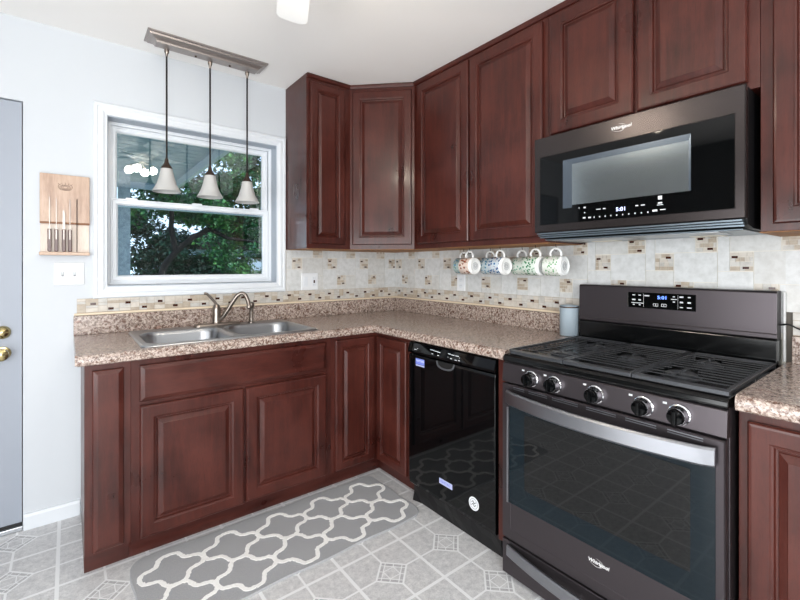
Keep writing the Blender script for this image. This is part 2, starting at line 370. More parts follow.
sash('upper_sash', WX0+0.022, WX1-0.026, 1.600, WZ1-0.022, -0.104, 0.031)
sash('lower_sash', WX0+0.022, WX1-0.026, WZ0+0.022, 1.642, -0.080, 0.034)
for u in (-1.80, -1.46, -1.11):
    MB(BACK).box(u-0.028, u+0.028, 1.640, 1.651, -0.100, -0.082).build('sash_lock', M['vinyl'], w1, bevel=0.002)

# ================================================================== OUTDOORS
struct(MB().box(-16, 18, 0.16, 26, -0.5, -0.35).build('ground', M['lawn'], loc=(0, 0, 0)))
pr = thing('porch_roof', (-2.6, 2.0, 2.3), 'blue-grey boarded porch ceiling outside the kitchen window', 'porch')
b = MB()
b.box(-4.3, -0.95, 0.16, 3.9, 2.42, 2.47)
b.build('roof_deck', M['porch'], pr)
b = MB()
for i in range(26): b.box(-4.3, -0.97, 0.18+i*0.142, 0.18+i*0.142+0.128, 2.385, 2.42)
b.build('soffit_boards', M['porch'], pr, bevel=0.003)
MB().box(-0.97, -0.93, 0.16, 3.9, 2.30, 2.48).build('fascia', M['siding'], pr)
MB().box(-4.3, -0.93, 3.86, 3.9, 2.30, 2.48).build('fascia', M['siding'], pr)
pp = thing('porch_post', (-1.565, 3.2, -0.35), 'weathered white square porch post seen through lower left of window', 'post')
MB().box(-1.625, -1.508, 3.15, 3.26, -0.35, 2.385).build('shaft', M['postw'], pp, bevel=0.004)
MB().box(-1.645, -1.488, 3.13, 3.28, -0.35, -0.22).build('post_base', M['postw'], pp, bevel=0.004)
sh = thing('garden_shed', (3.6, 17.5, -0.35), 'pale blue garden shed glimpsed between the leaves', 'shed')
MB().box(0.6, 6.6, 16.4, 19, -0.35, 2.0).build('shed_wall', M['siding'], sh)
r_ = MB(BACK); r_.prism([(0.3, 1.97), (3.6, 3.2), (6.9, 1.97)], -19.2, -16.2); r_.build('shed_roof', M['bark'], sh)
def foliage(c, rad, n, size, seed, flat=0.75, squash=1.0):
    rnd = random.Random(seed); mb = MB()
    blobs = [(Vector(c)+Vector((rnd.gauss(0, .42)*rad[0], rnd.gauss(0, .42)*rad[1], rnd.gauss(0, .42)*rad[2])), rnd.uniform(.16, .34)) for _ in range(26)]
    for _ in range(n):
        bc, br = rnd.choice(blobs)
        d = Vector((rnd.gauss(0, 1), rnd.gauss(0, 1), rnd.gauss(0, 1))).normalized()*(rnd.random()**0.4)
        p_ = bc+Vector((d.x*br*rad[0], d.y*br*rad[1], d.z*br*rad[2]*0.8))
        a = Vector((rnd.gauss(0, 1), rnd.gauss(0, 1), rnd.gauss(0, .6)-.3)).normalized(); nrm = Vector((rnd.gauss(0, .7), rnd.gauss(0, .7), 1)).normalized()
        s2 = a.cross(nrm).normalized(); L = size*rnd.uniform(.6, 1.3); W = L*.33; up = s2.cross(a)
        q = [p_, p_+a*L*.45+s2*W, p_+a*L, p_+a*L*.45-s2*W, p_+a*L*.5-up*W*.35]
        mb.add([tuple(x) for x in q], [(0, 1, 4), (1, 2, 4), (2, 3, 4), (3, 0, 4)])
    return mb
def tree(base, trunk, crown, n, size, seed, label, lm):
    tr_ = thing('tree', base, label, 'tree', None)
    for pts, rr in trunk: MB().tube(pts, rr, 12).build('branch', M['bark'], tr_, smooth=True)
    mb = MB()
    for c, rad in crown:
        g_ = foliage(c, rad, int(n/len(crown)), size, seed); seed += 7; b0 = len(mb.v); mb.v += g_.v; mb.fc += [[b0+i for i in f] for f in g_.fc]; mb.mi += g_.mi
    mb.build('foliage', lm, tr_)
tree((-1.05, 5.0, -0.35), [([(-1.05, 5, -.35), (-1.0, 5, .4), (-.93, 5, 1.0), (-.86, 5, 1.28), (-.70, 5, 1.50), (-.46, 5, 1.74), (-.1, 5, 1.95), (.4, 5.1, 2.2), (1.0, 5.2, 2.7)], [.085, .07, .06, .055, .05, .045, .04, .03, .02]),
      ([(-.70, 5, 1.50), (-.75, 5.1, 1.9), (-.7, 5.2, 2.6)], [.05, .04, .03]), ([(-.2, 5, 1.92), (.1, 4.9, 1.75), (.6, 4.8, 1.7)], [.04, .03, .012])],
     [((-.7, 5.0, 2.5), (1.5, .6, .6)), ((.4, 5.0, 2.3), (1.4, .6, .8)), ((.2, 4.9, 3.0), (1.0, .5, .7))], 15000, .085, 3, 'leafy green tree with dark leaning trunk close outside the window', M['leaf'])
tree((2.6, 7.6, -0.35), [([(2.6, 7.6, -.35), (2.6, 7.6, 1.0), (2.7, 7.6, 2.6)], [.05, .05, .03])],
     [((1.7, 7.6, 1.2), (1.3, .7, .9)), ((2.7, 7.6, 2.2), (1.1, .7, 1.1)), ((2.2, 7.6, 2.9), (.8, .7, .5))], 14000, .10, 51, 'bushy tree filling lower right of the window view', M['leaf'])
tree((-1.2, 9.6, -0.35), [([(-1.2, 9.6, -.35), (-1.2, 9.6, 1.2), (-1.1, 9.6, 2.8)], [.16, .13, .06])],
     [((-1.0, 9.6, 1.9), (1.9, .7, 1.4)), ((.3, 9.6, 1.0), (1.5, .6, .8))], 20000, .12, 91, 'dark dense tree behind the porch post', M['leaf2'])
tree((2.4, 12.6, -0.35), [([(2.4, 12.6, -.35), (2.4, 12.6, 1.2), (2.4, 12.6, 3.0)], [.16, .13, .06])],
     [((1.6, 12.6, 3.2), (2.6, 1, 1.3)), ((1.4, 12.6, 1.0), (2.2, .7, .6)), ((4.8, 12.6, 2.2), (1.8, 1, 1.7))], 20000, .15, 131, 'far dark green tree in front of the pale shed', M['leaf2'])

# ================================================================== COUNTERTOPS
ZC, TH = 0.916, 0.043
SX0, SX1, SY0, SY1 = -1.81, -1.01, -0.585, -0.085       # sink cut-out
ct = thing('countertop', (-1.0, -0.3, ZC-TH), 'tan and brown granite-look countertop turning the corner from sink to range', 'countertop')
s_ = MB()
YF = -0.625
s_.box(-2.052, SX0, YF, -0.001, ZC-TH, ZC).box(SX1, -0.001, YF, -0.001, ZC-TH, ZC).box(SX0, SX1, YF, SY0, ZC-TH, ZC).box(SX0, SX1, SY1, -0.001, ZC-TH, ZC)
s_.box(YF, -0.001, -1.597, YF, ZC-TH, ZC)
nose = [(0.0, ZC-TH), (0.015, ZC-TH), (0.020, ZC-TH+0.004), (0.022, ZC-TH+0.016), (0.021, ZC-0.014), (0.017, ZC-0.005), (0.008, ZC-0.0005), (0.0, ZC)]
def noseline(mb, path, normals):
    mb.rings([[(x+nx*d, y+ny*d, z) for d, z in nose] for (x, y), (nx, ny) in zip(path, normals)], 0, True, True)
noseline(s_, [(-2.052, YF), (YF, YF), (YF, -1.597)], [(0, -1), (-1, -1), (-1, 0)])
s_.rings([[(-2.052-d, YF, z) for d, z in ((0, ZC-TH), (.008, ZC-TH), (.008, ZC-.004), (.005, ZC), (0, ZC))], [(-2.052-d, -0.001, z) for d, z in ((0, ZC-TH), (.008, ZC-TH), (.008, ZC-.004), (.005, ZC), (0, ZC))]])
s_.build('counter_slab', M['granite'], ct)
l_ = MB(); l_.box(-2.06, -0.001, -0.021, -0.001, ZC, 1.014).box(-0.021, -0.001, -1.597, -0.021, ZC, 1.014)
l_.build('counter_upstand', M['granite'], ct, bevel=0.002)
ct2 = thing('countertop', (-0.3, -2.7, ZC-TH), 'short granite-look countertop to the right of the range', 'countertop')
s_ = MB(); s_.box(YF, -0.001, -3.2, -2.372, ZC-TH, ZC); noseline(s_, [(YF, -2.372), (YF, -3.2)], [(-1, 0), (-1, 0)])
s_.build('counter_slab', M['granite'], ct2)
MB().box(-0.021, -0.001, -3.2, -2.387, ZC, 1.014).build('counter_upstand', M['granite'], ct2, bevel=0.002)

# ================================================================== BACKSPLASH
def clipbox(mb, u0, u1, v0, v1, umin, umax, vmin, vmax, w1_, mi, g=0.0012):
    u0 = max(u0+g, umin); u1 = min(u1-g, umax); v0 = max(v0+g, vmin); v1 = min(v1-g, vmax)
    if u1-u0 > 0.004 and v1-v0 > 0.003:
        mb.box(u0, u1, v0, v1, 0.004, w1_, mi)
def deco(mb, u0, v0, s, lim, rnd):
    """little mosaic square of uneven chips with one or two dark glass chips"""
    rows = [0, .25, .5, .75, 1.0]
    for a, b in zip(rows[:-1], rows[1:]):
        u = 0
        while u < 0.98:
            l = rnd.choice((.2, .25, .35, .45)); e = min(1, u+l)
            if 1-e < .12: e = 1
            mi = rnd.choice((2, 2, 3, 3, 4))
            clipbox(mb, u0+u*s, u0+e*s, v0+a*s, v0+b*s, *lim, 0.0075, mi, 0.0007)
            u = e
    for uu, vv in ((.08, .68), (.56, .10)) if rnd.random() < .5 else ((.60, .70),):
        clipbox(mb, u0+uu*s, u0+(uu+.27)*s, v0+vv*s, v0+(vv+.13)*s, *lim, 0.0085, 5, 0)
def splash(fr, name, label, umin, umax, phase, segs, border):
    root = thing(name, tuple(fr.p((umin+umax)/2, 1.016, 0.004)), label, 'backsplash'); rnd = random.Random(5)
    g = MB(fr)
    for a, b, z0, z1 in segs: g.box(a, b, z0, z1, 0.0008, 0.0048, 1)
    tl = MB(fr)
    for a, b, z0, z1 in segs:
        lim = (a, b, z0, z1); P = 0.2725
        k0 = int((a-phase)//P)-1
        for k in range(k0, k0+int((b-a)/P)+4):
            o = phase+k*P
            for (x0, x1, y0, y1) in ((.075, .232, 1.200, 1.325), (.232, .2725, 1.247, 1.400), (0, .155, 1.325, 1.46), (-.0405, .075, 1.100, 1.247), (.075, .150, 1.02, 1.130), (.150, .232, 1.02, 1.200), (.155, .2725, 1.397, 1.46), (.228, .232, 1.325, 1.397)):
                if x1-x0 > .01: clipbox(tl, o+x0, o+x1, y0, y1, *lim, 0.0075, rnd.choice((0, 0, 6)))
            deco(tl, o, 1.249, .073, lim, rnd); deco(tl, o+.157, 1.327, .072, lim, rnd); deco(tl, o+.077, 1.131, .070, lim, rnd)
    MATS = [M['tile'], M['grout'], M['mos1'], M['mos2'], M['mos3'], M['mos4'], M['tile2'], M['mosg']]
    g.build('grout', MATS, root); tl.build('field_tiles', MATS, root)
    bd = MB(fr); a, b = border
    bd.box(a, b, 1.0145, 1.1, 0.0008, 0.006, 7)
    bd2 = MB(fr)
    bd2.box(a-.012 if a < -1.5 else a, b, 1.015, 1.027, 0.002, 0.014, 0)
    bd2.build('pencil_trim', M['caulk'], root, bevel=0.003)
    u = a; i = 0
    while u < b-.003:
        ww = rnd.choice((.036, .04, .052)); e = min(b, u+ww); st = rnd.choice((0, 1, 2))
        cuts = {0: (1.029, 1.052, 1.064, 1.099), 1: (1.029, 1.044, 1.072, 1.086, 1.099), 2: (1.029, 1.062, 1.078, 1.099)}[st]
        for z0, z1 in zip(cuts[:-1], cuts[1:]): clipbox(bd, u, e, z0, z1, a, b, 1.02, 1.1, 0.0085, rnd.choice((2, 3, 3, 4, 4)), .0007)
        u = e
    k = 0; u = a+.055
    while u < b:
        v0 = 1.070 if k % 2 == 0 else 1.042
        clipbox(bd, u, u+.024, v0-.004, v0+.008, a, b, 1.02, 1.1, 0.0095, 5, 0); u += .0765; k += 1
    bd.build('mosaic_border', MATS, root)
    return root
splash(BACK, 'tile_backsplash', 'ivory tile backsplash with mosaic border running under the window', -2.046, -0.0086, -.887, [(-0.930, -0.0092, 1.1, 1.379)], (-2.046, -0.0092))
splash(RIGHT, 'tile_backsplash', 'ivory tile backsplash with small mosaic squares behind the range and mugs', 0.0002, 3.2, 1.929, [(0.0002, 1.598, 1.1, 1.379), (1.598, 2.368, 0.90, 1.42), (2.368, 3.2, 1.1, 1.379)], (0.0002, 1.598))
bdr = [o for o in bpy.data.objects if o.name.startswith('tile_backsplash')][-1]
e_ = MB(RIGHT); e_.box(2.388, 3.2, 1.0145, 1.1, .0008, .006, 7)
u = 2.388
while u < 3.2:
    for z0, z1 in ((1.018, 1.045), (1.047, 1.07), (1.072, 1.098)): e_.box(u, u+.048, z0, z1, .004, .0085, random.choice((2, 3, 3, 4)))
    u += .05
e_.build('mosaic_border', [M['tile'], M['grout'], M['mos1'], M['mos2'], M['mos3'], M['mos4'], M['tile2'], M['mosg']], bdr)
MB(RIGHT).box(2.3625, 2.3705, 0.918, 1.175, 0.0095, 0.022).build('edge_strip', M['tile'], bdr, bevel=.003)

# ================================================================== BASE CABINETS
FB = 0.610     # face-frame plane
def carcass(parent, fr, u0, u1, v0, v1, w0, w1_, name='cabinet_box'):
    return MB(fr).box(u0, u1, v0, v1, w0, w1_).build(name, M['cherry'], parent, bevel=0.0012)
c1 = thing('base_cabinet', (-1.95, -0.3, 0), 'narrow cherry base cabinet at the left end of the sink counter', 'cabinet')
carcass(c1, BACK, -2.030, -1.872, 0.1, ZC-TH-.001, 0.002, FB)
slab_front('panel', BACK, -2.004, -1.898, 0.112, 0.846, FB+.0005, c1)
MB(BACK).box(-2.029, -1.872, 0, 0.1, 0.05, 0.540).build('toe_kick', M['cherry_h'], c1)
c2 = thing('sink_cabinet', (-1.4, -0.3, 0), 'cherry sink cabinet with two raised-panel doors and wide false drawer', 'cabinet')
b = MB(BACK); b.box(-1.8715, -0.920, 0.1, 0.70, 0.002, FB).box(-1.8715, -0.920, 0.70, ZC-TH-.001, 0.595, FB)
b.box(-1.8715, -1.86, .7, ZC-TH-.001, .002, .595).box(-.932, -.920, .7, ZC-TH-.001, .002, .595)
b.build('cabinet_box', M['cherry'], c2)
slab_front('drawer_front', BACK, -1.841, -0.956, 0.690, 0.846, FB+.0005, c2, mtl=M['cherry_h'])
raised_door('door', BACK, -1.841, -1.406, 0.110, 0.672, FB+.0005, c2)
raised_door('door', BACK, -1.395, -0.958, 0.114, 0.672, FB+.0005, c2)
MB(BACK).box(-1.8715, -0.920, 0, 0.1, 0.05, 0.540).build('toe_kick', M['cherry_h'], c2)
c3 = thing('corner_cabinet', (-0.4, -0.4, 0), 'cherry corner base cabinet with two narrow doors meeting in the corner', 'cabinet')
b = MB(); b.box(-0.9195, -0.002, -FB, -0.002, 0.1, ZC-TH-.001).box(-FB, -0.002, -0.950, -FB, 0.1, ZC-TH-.001)
b.build('cabinet_box', M['cherry'], c3)
raised_door('door', BACK, -0.899, -0.638, 0.114, 0.850, FB+.0005, c3, fw=0.052, bev=.020)
raised_door('door', RIGHT, 0.638, 0.914, 0.114, 0.850, FB+.0005, c3, fw=0.052, bev=.020)
b = MB(); b.box(-0.9195, -0.05, -0.54, -0.05, 0, 0.1).box(-0.54, -0.05, -0.948, -0.54, 0, 0.1); b.build('toe_kick', M['cherry_h'], c3)
c4 = thing('cabinet_filler', (-0.5, -1.575, 0), 'slim cherry filler panel between dishwasher and range', 'panel')
MB(RIGHT).box(1.556, 1.5985, 0.0, ZC-TH-.001, 0.05, 0.600).build('panel', M['cherry'], c4, bevel=.0015)
MB(RIGHT).box(1.552, 1.5985, 0.1, ZC-TH-.001, 0.600, 0.630).build('stile', M['cherry'], c4, bevel=.0015)
c5 = thing('base_cabinet', (-0.3, -2.7, 0), 'cherry base cabinet to the right of the range, partly out of frame', 'cabinet')
carcass(c5, RIGHT, 2.372, 2.99, 0.1, ZC-TH-.001, 0.002, FB)
raised_door('door', RIGHT, 2.394, 2.96, 0.114, 0.846, FB+.0005, c5, fw=.058)
MB(RIGHT).box(2.373, 2.99, 0, 0.1, 0.05, 0.540).build('toe_kick', M['cherry_h'], c5)

# ================================================================== UPPER CABINETS
UZ0, UZ1, UD = 1.379, 2.456, 0.315
def crown(fr, u0, u1, w_, parent, miter0=0, miter1=0):
    mb = MB(fr); pr_ = [(0, UZ1-.022), (.008, UZ1-.022), (.014, UZ1-.012), (.016, UZ1), (0, UZ1)]
    mb.rings([[(u0+miter0*a, z, w_+a) for a, z in pr_], [(u1+miter1*a, z, w_+a) for a, z in pr_]])
    return mb.build('top_moulding', M['cherry_h'], parent)
def bottom(parent, fr, u0, u1, w0, w1_): return MB(fr).box(u0, u1, UZ0-.0025, UZ0, w0, w1_).build('bottom_panel', M['raw'], parent)
u1_ = thing('wall_cabinet', (-0.77, -0.16, UZ0), 'narrow cherry wall cabinet beside the window', 'cabinet')
carcass(u1_, BACK, -0.928, -0.617, UZ0, UZ1, 0.002, UD); raised_door('door', BACK, -0.908, -0.664, 1.408, 2.410, UD+.0005, u1_, fw=.052, bev=.020)
crown(BACK, -0.928, -0.617, UD, u1_); bottom(u1_, BACK, -.925, -.619, .01, UD-.012)
mb = MB(BACK); mb.box(-.9295, -.928, UZ0, UZ1, .002, UD+.001); mb.build('end_panel', M['cherry'], u1_)
u2_ = thing('corner_wall_cabinet', (-0.3, -0.3, UZ0), 'diagonal cherry corner wall cabinet with one raised-panel door', 'cabinet')
poly = [(-0.6165, -0.002), (-0.6165, -0.315), (-0.315, -0.6165), (-0.002, -0.6165), (-0.002, -0.002)]
mb = MB(); mb.prism(poly, UZ0, UZ1); mb.build('cabinet_box', M['cherry'], u2_)
DL = 0.4264
raised_door('door', DIAG, 0.018, DL-0.018, 1.408, 2.410, 0.0005, u2_, fw=.058, bev=.024)
crown(DIAG, 0, DL, 0, u2_, .41, -.41)
mb = MB(); mb.prism([(a*.97-.006, b_*.97-.006) for a, b_ in poly], UZ0-.0025, UZ0); mb.build('bottom_panel', M['raw'], u2_)
u3_ = thing('wall_cabinet', (-0.16, -1.1, UZ0), 'wide two-door cherry wall cabinet above the hanging mugs', 'cabinet')
carcass(u3_, RIGHT, 0.617, 1.588, UZ0, UZ1, 0.002, UD)
raised_door('door', RIGHT, 0.660, 1.098, 1.408, 2.418, UD+.0005, u3_, fw=.060)
raised_door('door', RIGHT, 1.110, 1.566, 1.408, 2.418, UD+.0005, u3_, fw=.060)
crown(RIGHT, 0.617, 1.588, UD, u3_); bottom(u3_, RIGHT, .62, 1.585, .01, UD-.012)
u4_ = thing('wall_cabinet', (-0.16, -1.96, 1.85), 'short two-door cherry wall cabinet above the microwave', 'cabinet')
carcass(u4_, RIGHT, 1.589, 2.358, 1.849, UZ1, 0.002, UD)
raised_door('door', RIGHT, 1.608, 1.972, 1.872, 2.418, UD+.0005, u4_, fw=.066)
raised_door('door', RIGHT, 1.986, 2.328, 1.872, 2.418, UD+.0005, u4_, fw=.060)
crown(RIGHT, 1.589, 2.358, UD, u4_)
u5_ = thing('wall_cabinet', (-0.16, -2.7, UZ0), 'cherry wall cabinet at the right edge, beside the microwave', 'cabinet')
carcass(u5_, RIGHT, 2.359, 2.96, UZ0, UZ1, 0.002, UD); raised_door('door', RIGHT, 2.392, 2.93, 1.402, 2.418, UD+.0005, u5_, fw=.060)
crown(RIGHT, 2.359, 2.96, UD, u5_); bottom(u5_, RIGHT, 2.353, 2.95, .01, UD-.012)

# ================================================================== SINK AND FAUCET
sk = thing('kitchen_sink', (-1.41, -0.335, ZC), 'double-bowl stainless steel sink set in the counter under the window', 'sink')
RX0, RX1, RY0, RY1 = -1.833, -0.987, -0.606, -0.064
bowls = [(-1.612, -0.380, 0.194, 0.200), (-1.206, -0.380, 0.194, 0.200)]
bm = bmesh.new(); loops = []
def mkloop(pts, z):
    vs_ = [bm.verts.new((a, b_, z)) for a, b_ in pts]; return vs_, [bm.edges.new((vs_[i], vs_[(i+1) % len(vs_)])) for i in range(len(vs_))]
ZR = ZC+0.007
ed = []
_, e0 = mkloop(rrect((RX0+RX1)/2, (RY0+RY1)/2, (RX1-RX0)/2-.006, (RY1-RY0)/2-.006, .026), ZR); ed += e0
for bx, by, hx, hy in bowls:
    _, e1 = mkloop(rrect(bx, by, hx, hy, .085, 8), ZR); ed += e1
bmesh.ops.triangle_fill(bm, edges=ed, use_beauty=True)
bm.verts.index_update(); mb = MB(); mb.add([tuple(v_.co) for v_ in bm.verts], [tuple(v_.index for v_ in f.verts) for f in bm.faces]); bm.free()
mid = ((RX0+RX1)/2, (RY0+RY1)/2, (RX1-RX0)/2, (RY1-RY0)/2)
mb.rings([[(a, b_, z) for a, b_ in rrect(mid[0], mid[1], mid[2]-i, mid[3]-i, .032-i)] for i, z in ((.006, ZR), (.002, ZR-.002), (0, ZC+.0005))], 0, False, False)
mb.build('sink_rim', M['steel'], sk, smooth=True)
for bx, by, hx, hy in bowls:
    b = MB(); R = []
    for i, z, r in ((0, ZR, .085), (.006, ZR-.006, .085), (.012, ZR-.02, .08), (.024, ZR-.14, .07), (.034, ZR-.165, .06), (.06, ZR-.178, .05), (.12, ZR-.182, .03)):
        R.append([(a, b_, z) for a, b_ in rrect(bx, by, hx-i, hy-i, r, 8)])
    b.rings(R, 0, False, True); bo = b.build('bowl', M['steel'], sk, smooth=True, angle=60)
    d_ = MB(); d_.lathe([(.045, ZR-.182), (.043, ZR-.178), (.034, ZR-.177), (.032, ZR-.185), (0, ZR-.185)], (bx, by)).build('drain', M['chrome'], bo, smooth=True)
fc_ = thing('faucet', (-1.40, -0.118, ZR), 'brushed nickel kitchen faucet with lever and arched spout behind the sink', 'faucet')
mb = MB(); mb.rings([[(a, b_, z) for a, b_ in rrect(-1.395, -.118, .130-i, .031-i, .030-i)] for i, z in ((0, ZR+.0005), (0, ZR+.006), (.004, ZR+.012), (.012, ZR+.014))])
mb.build('base_plate', M['nickel'], fc_, smooth=True)
mb = MB(); mb.lathe([(.027, ZR+.014), (.025, ZR+.02), (.022, ZR+.06), (.024, ZR+.095), (.021, ZR+.105), (.019, ZR+.112), (.014, ZR+.122), (0, ZR+.126)], (-1.400, -.115))
mb.build('faucet_body', M['nickel'], fc_, smooth=True)
def bez(pts, n=8):
    out = []; P = [Vector(p_) for p_ in pts]
    for i in range(len(P)-1):
        p0 = P[max(i-1, 0)]; p1 = P[i]; p2 = P[i+1]; p3 = P[min(i+2, len(P)-1)]
        for k in range(n):
            t_ = k/n; out.append(tuple(0.5*((2*p1)+(p2-p0)*t_+(2*p0-5*p1+4*p2-p3)*t_*t_+(3*p1-3*p2+p3-p0)*t_**3)))
    out.append(tuple(P[-1])); return out
mb = MB(); mb.tube(bez([(-1.385, -.122, .955), (-1.362, -.140, .985), (-1.330, -.160, 1.045), (-1.303, -.176, 1.092), (-1.280, -.190, 1.108), (-1.262, -.205, 1.096), (-1.251, -.218, 1.060), (-1.249, -.226, 1.034)]), .0115, 12)
mb.build('spout', M['nickel'], fc_, smooth=True)
mb = MB(); mb.tube([(-1.249, -.226, 1.040), (-1.249, -.228, 1.026), (-1.249, -.229, 1.022)], [.0125, .0155, .0135], 14).build('spout_tip', M['nickel'], fc_, smooth=True)
mb = MB(); mb.tube(bez([(-1.400, -.115, 1.045), (-1.412, -.114, 1.062), (-1.435, -.112, 1.090), (-1.452, -.111, 1.108), (-1.466, -.110, 1.110)]), .0075, 10)
mb.build('lever', M['nickel'], fc_, smooth=True)
spy = thing('side_sprayer', (-1.195, -0.112, ZR), 'brushed nickel side sprayer standing right of the faucet', 'sprayer')
MB().lathe([(.021, ZR+.0005), (.021, ZR+.006), (.013, ZR+.012), (.0125, ZR+.03)], (-1.197, -.112)).build('collar', M['nickel'], spy, smooth=True)
MB().lathe([(.0105, ZR+.03), (.0115, ZR+.06), (.0125, ZR+.09), (.016, ZR+.098), (.019, ZR+.108), (.017, ZR+.119), (.010, ZR+.126), (0, ZR+.127)], (-1.197, -.112)).build('spray_head', M['nickel'], spy, smooth=True)

# ================================================================== DISHWASHER
dw = thing('dishwasher', (-0.35, -1.25, 0), 'glossy black built-in dishwasher between the corner cabinet and the range', 'dishwasher')
DWF = Fr((0.018, 0.009, 0), (0, -1, 0), (0, 0, 1), (-1, 0, 0))
U0, U1 = 0.970, 1.552
MB(DWF).box(U0-.004, U1+.004, .105, .868, .05, .612).build('tub', M['dark'], dw)
db = MB(DWF); db.prism_u([(.615, .108), (.650, .108), (.657, .116), (.660, .13), (.660, .790), (.657, .803), (.615, .803)], U0, U1)
db.build('door', M['dw'], dw, bevel=.004, seg=3)
cp = MB(DWF); cp.prism_u([(.615, .806), (.655, .806), (.668, .812), (.668, .822), (.655, .862), (.648, .866), (.615, .866)], U0, U1)

hd = MB(DWF)
hp = bez([(1.190, .800, .6605), (1.198, .780, .662), (1.220, .770, .664), (1.250, .767, .664), (1.280, .770, .664), (1.300, .780, .662), (1.308, .800, .6605)], 5)
hd.tube(hp, .0045, 8)
hd.build('handle_lip', M['lip'], dw, smooth=True)
MB(DWF).prism([(u_, v_) for u_, v_, w_ in hp], .6602, .6612).build('recess_shade', M['dark'], dw)  # flat dark sheet on the door, painted shade of a hand recess
kk = MB(DWF)
kk.rings([[(U0-.006+i*.0590, .102-(.004 if i % 3 == 1 else 0), .615), (U0-.006+i*.0590, .10, .622), (U0-.006+i*.0590, .050, .618+.006*math.sin(i*1.3)), (U0-.006+i*.0590, .001, .612+.016*(i == 0)), (U0-.006+i*.0590, .001, .606), (U0-.006+i*.0590, .102, .606)] for i in range(11)], 0)
kk.build('kick_plate', M['black'], dw)
# printing
def dash(mb, u, v, w_, l, h=.0025, mi=0): mb.box(u-l/2, u+l/2, v-h/2, v+h/2, w_, w_+.0006, mi)
PAN = Fr((-0.650, 0.009, .822), (0, -1, 0), Vector((0.013, 0, .040)).normalized(), Vector((-.040, 0, -.013)).normalized()*-1 if False else Vector((-.040, 0, .0-.013)).normalized())
PAN.W = PAN.U.cross(PAN.V)
ic = cp; ic.f = PAN
for u_, v_, l in ((1.03, .010, .018), (1.045, .016, .006), (1.155, .026, .03), (1.185, .024, .028), (1.205, .022, .02), (1.162, .008, .012), (1.205, .006, .012), (1.277, .026, .018), (1.30, .024, .02), (1.328, .024, .022), (1.272, .010, .003), (1.293, .006, .012), (1.325, .004, .012), (1.345, .006, .010), (1.345, .018, .004)):
    ic.box(u_-l/2, u_+l/2, v_-.0012, v_+.0018, .0002, .0007, 1)
ic.build('control_panel', [M['dw'], M['icon']], dw)
st_ = MB(DWF); st_.box(1.028, 1.095, .756, .786, .6602, .6612).build('energy_sticker', M['bluesticker'], dw)
text_mesh('MAYTAG', .0150, DWF, 1.0615, .774, .6613, M['plate'], 'sticker_print', dw)
st_ = MB(DWF); st_.box(1.028, 1.095, .747, .754, .6602, .6612).build('sticker_stripe', M['silverbadge'], dw)
MB(DWF).box(1.208, 1.296, .203, .228, .6602, .6625).build('badge_plate', M['silverbadge'], dw)
text_mesh('MAYTAG', .0165, DWF, 1.250, .2155, .6626, M['bluesticker'], 'badge_print', dw)
rs = MB(DWF); rs.lathe([(.030, .6602), (.030, .6612)], (1.432, .198)).build('round_sticker', M['plate'], dw)
sm_ = MB(DWF)
for k_ in (-.006, .006): sm_.tube(bez([(1.420, .196+k_, .6615), (1.428, .204+k_, .6615), (1.436, .194+k_, .6615), (1.444, .202+k_, .6615)], 5), .0016, 5)
sm_.build('sticker_print', M['black'], dw)
rg_ = MB(DWF); rg_.tube([(1.432+.022*math.cos(a*PI/12), .198+.022*math.sin(a*PI/12), .6614) for a in range(24)], .0008, 4, closed=True); rg_.build('sticker_ring', M['black'], dw)

# ================================================================== RANGE
rg = thing('gas_range', (-0.35, -1.984, 0), 'black stainless freestanding gas range with five front knobs', 'range')
A, B = 1.609, 2.362
bd = MB(RIGHT); bd.box(A, B, .03, .877, .06, .648).box(A+.03, A+.07, 0, .03, .1, .6).box(B-.07, B-.03, 0, .03, .1, .6)
bd.build('range_body', M['blackss'], rg, bevel=.002)
cpn = MB(RIGHT); cpn.prism_u([(.648, .797), (.674, .797), (.678, .801), (.671, .872), (.666, .876), (.648, .876)], A, B)
cpn.build('control_panel', M['blackss'], rg, bevel=.001)
ck = MB(RIGHT); ck.prism_u([(.06, .880), (.648, .8775), (.668, .8775), (.673, .883), (.671, .899), (.660, .906), (.10, .902), (.06, .902)], A-.001, B+.001)
ck.build('cooktop', M['enamel'], rg, bevel=.003)
# oven door
dr = MB(RIGHT); dr.rings([rect_ring(A+.003, B-.003, .168, .792, i, w_) for i, w_ in ((0, .650), (0, .678), (.003, .682), (.040, .682), (.042, .6805))], 0, True, True)
door = dr.build('oven_door', M['blackss'], rg)
gl_ = MB(RIGHT); gl_.box(A+.040, B-.024, .318, .745, .6822, .6845).build('door_glass', M['ovenglass'], rg, bevel=.001)
MB(RIGHT).box(A+.112, B-.083, .395, .690, .6846, .6852).build('oven_window', M['ovenwin'], rg)
sl = MB(RIGHT)
MB(RIGHT).box(A+.030, A+.038, .318, .70, .6822, .689).build('door_side_trim', M['handle'], rg, bevel=.001)
for a_, b_ in ((.06, .11), (.13, .21), (.23, .33), (.36, .46), (.49, .58), (.61, .70)):
    sl.box(A+a_, A+b_, .783, .786, .6818, .6828).box(A+a_, A+b_, .776, .779, .6818, .6828)
sl.build('vent_slots', M['handle'], rg)
hb = MB(RIGHT); R = []
for i in range(25):
    tt = i/24; u = A+.038+(B-A-.058)*tt; bow = .048*(1-(2*tt-1)**2)+.012; base = .684+.010
    if i in (0, 24): bow = .004
    w_ = base+bow
    R.append([(u, .722, w_-.006), (u, .722, w_+.004), (u, .728, w_+.009), (u, .768, w_+.008), (u, .774, w_+.002), (u, .774, w_-.006)])
hb.rings(R); hb.build('oven_handle', M['handle'], rg, smooth=True, angle=30, bevel=0)
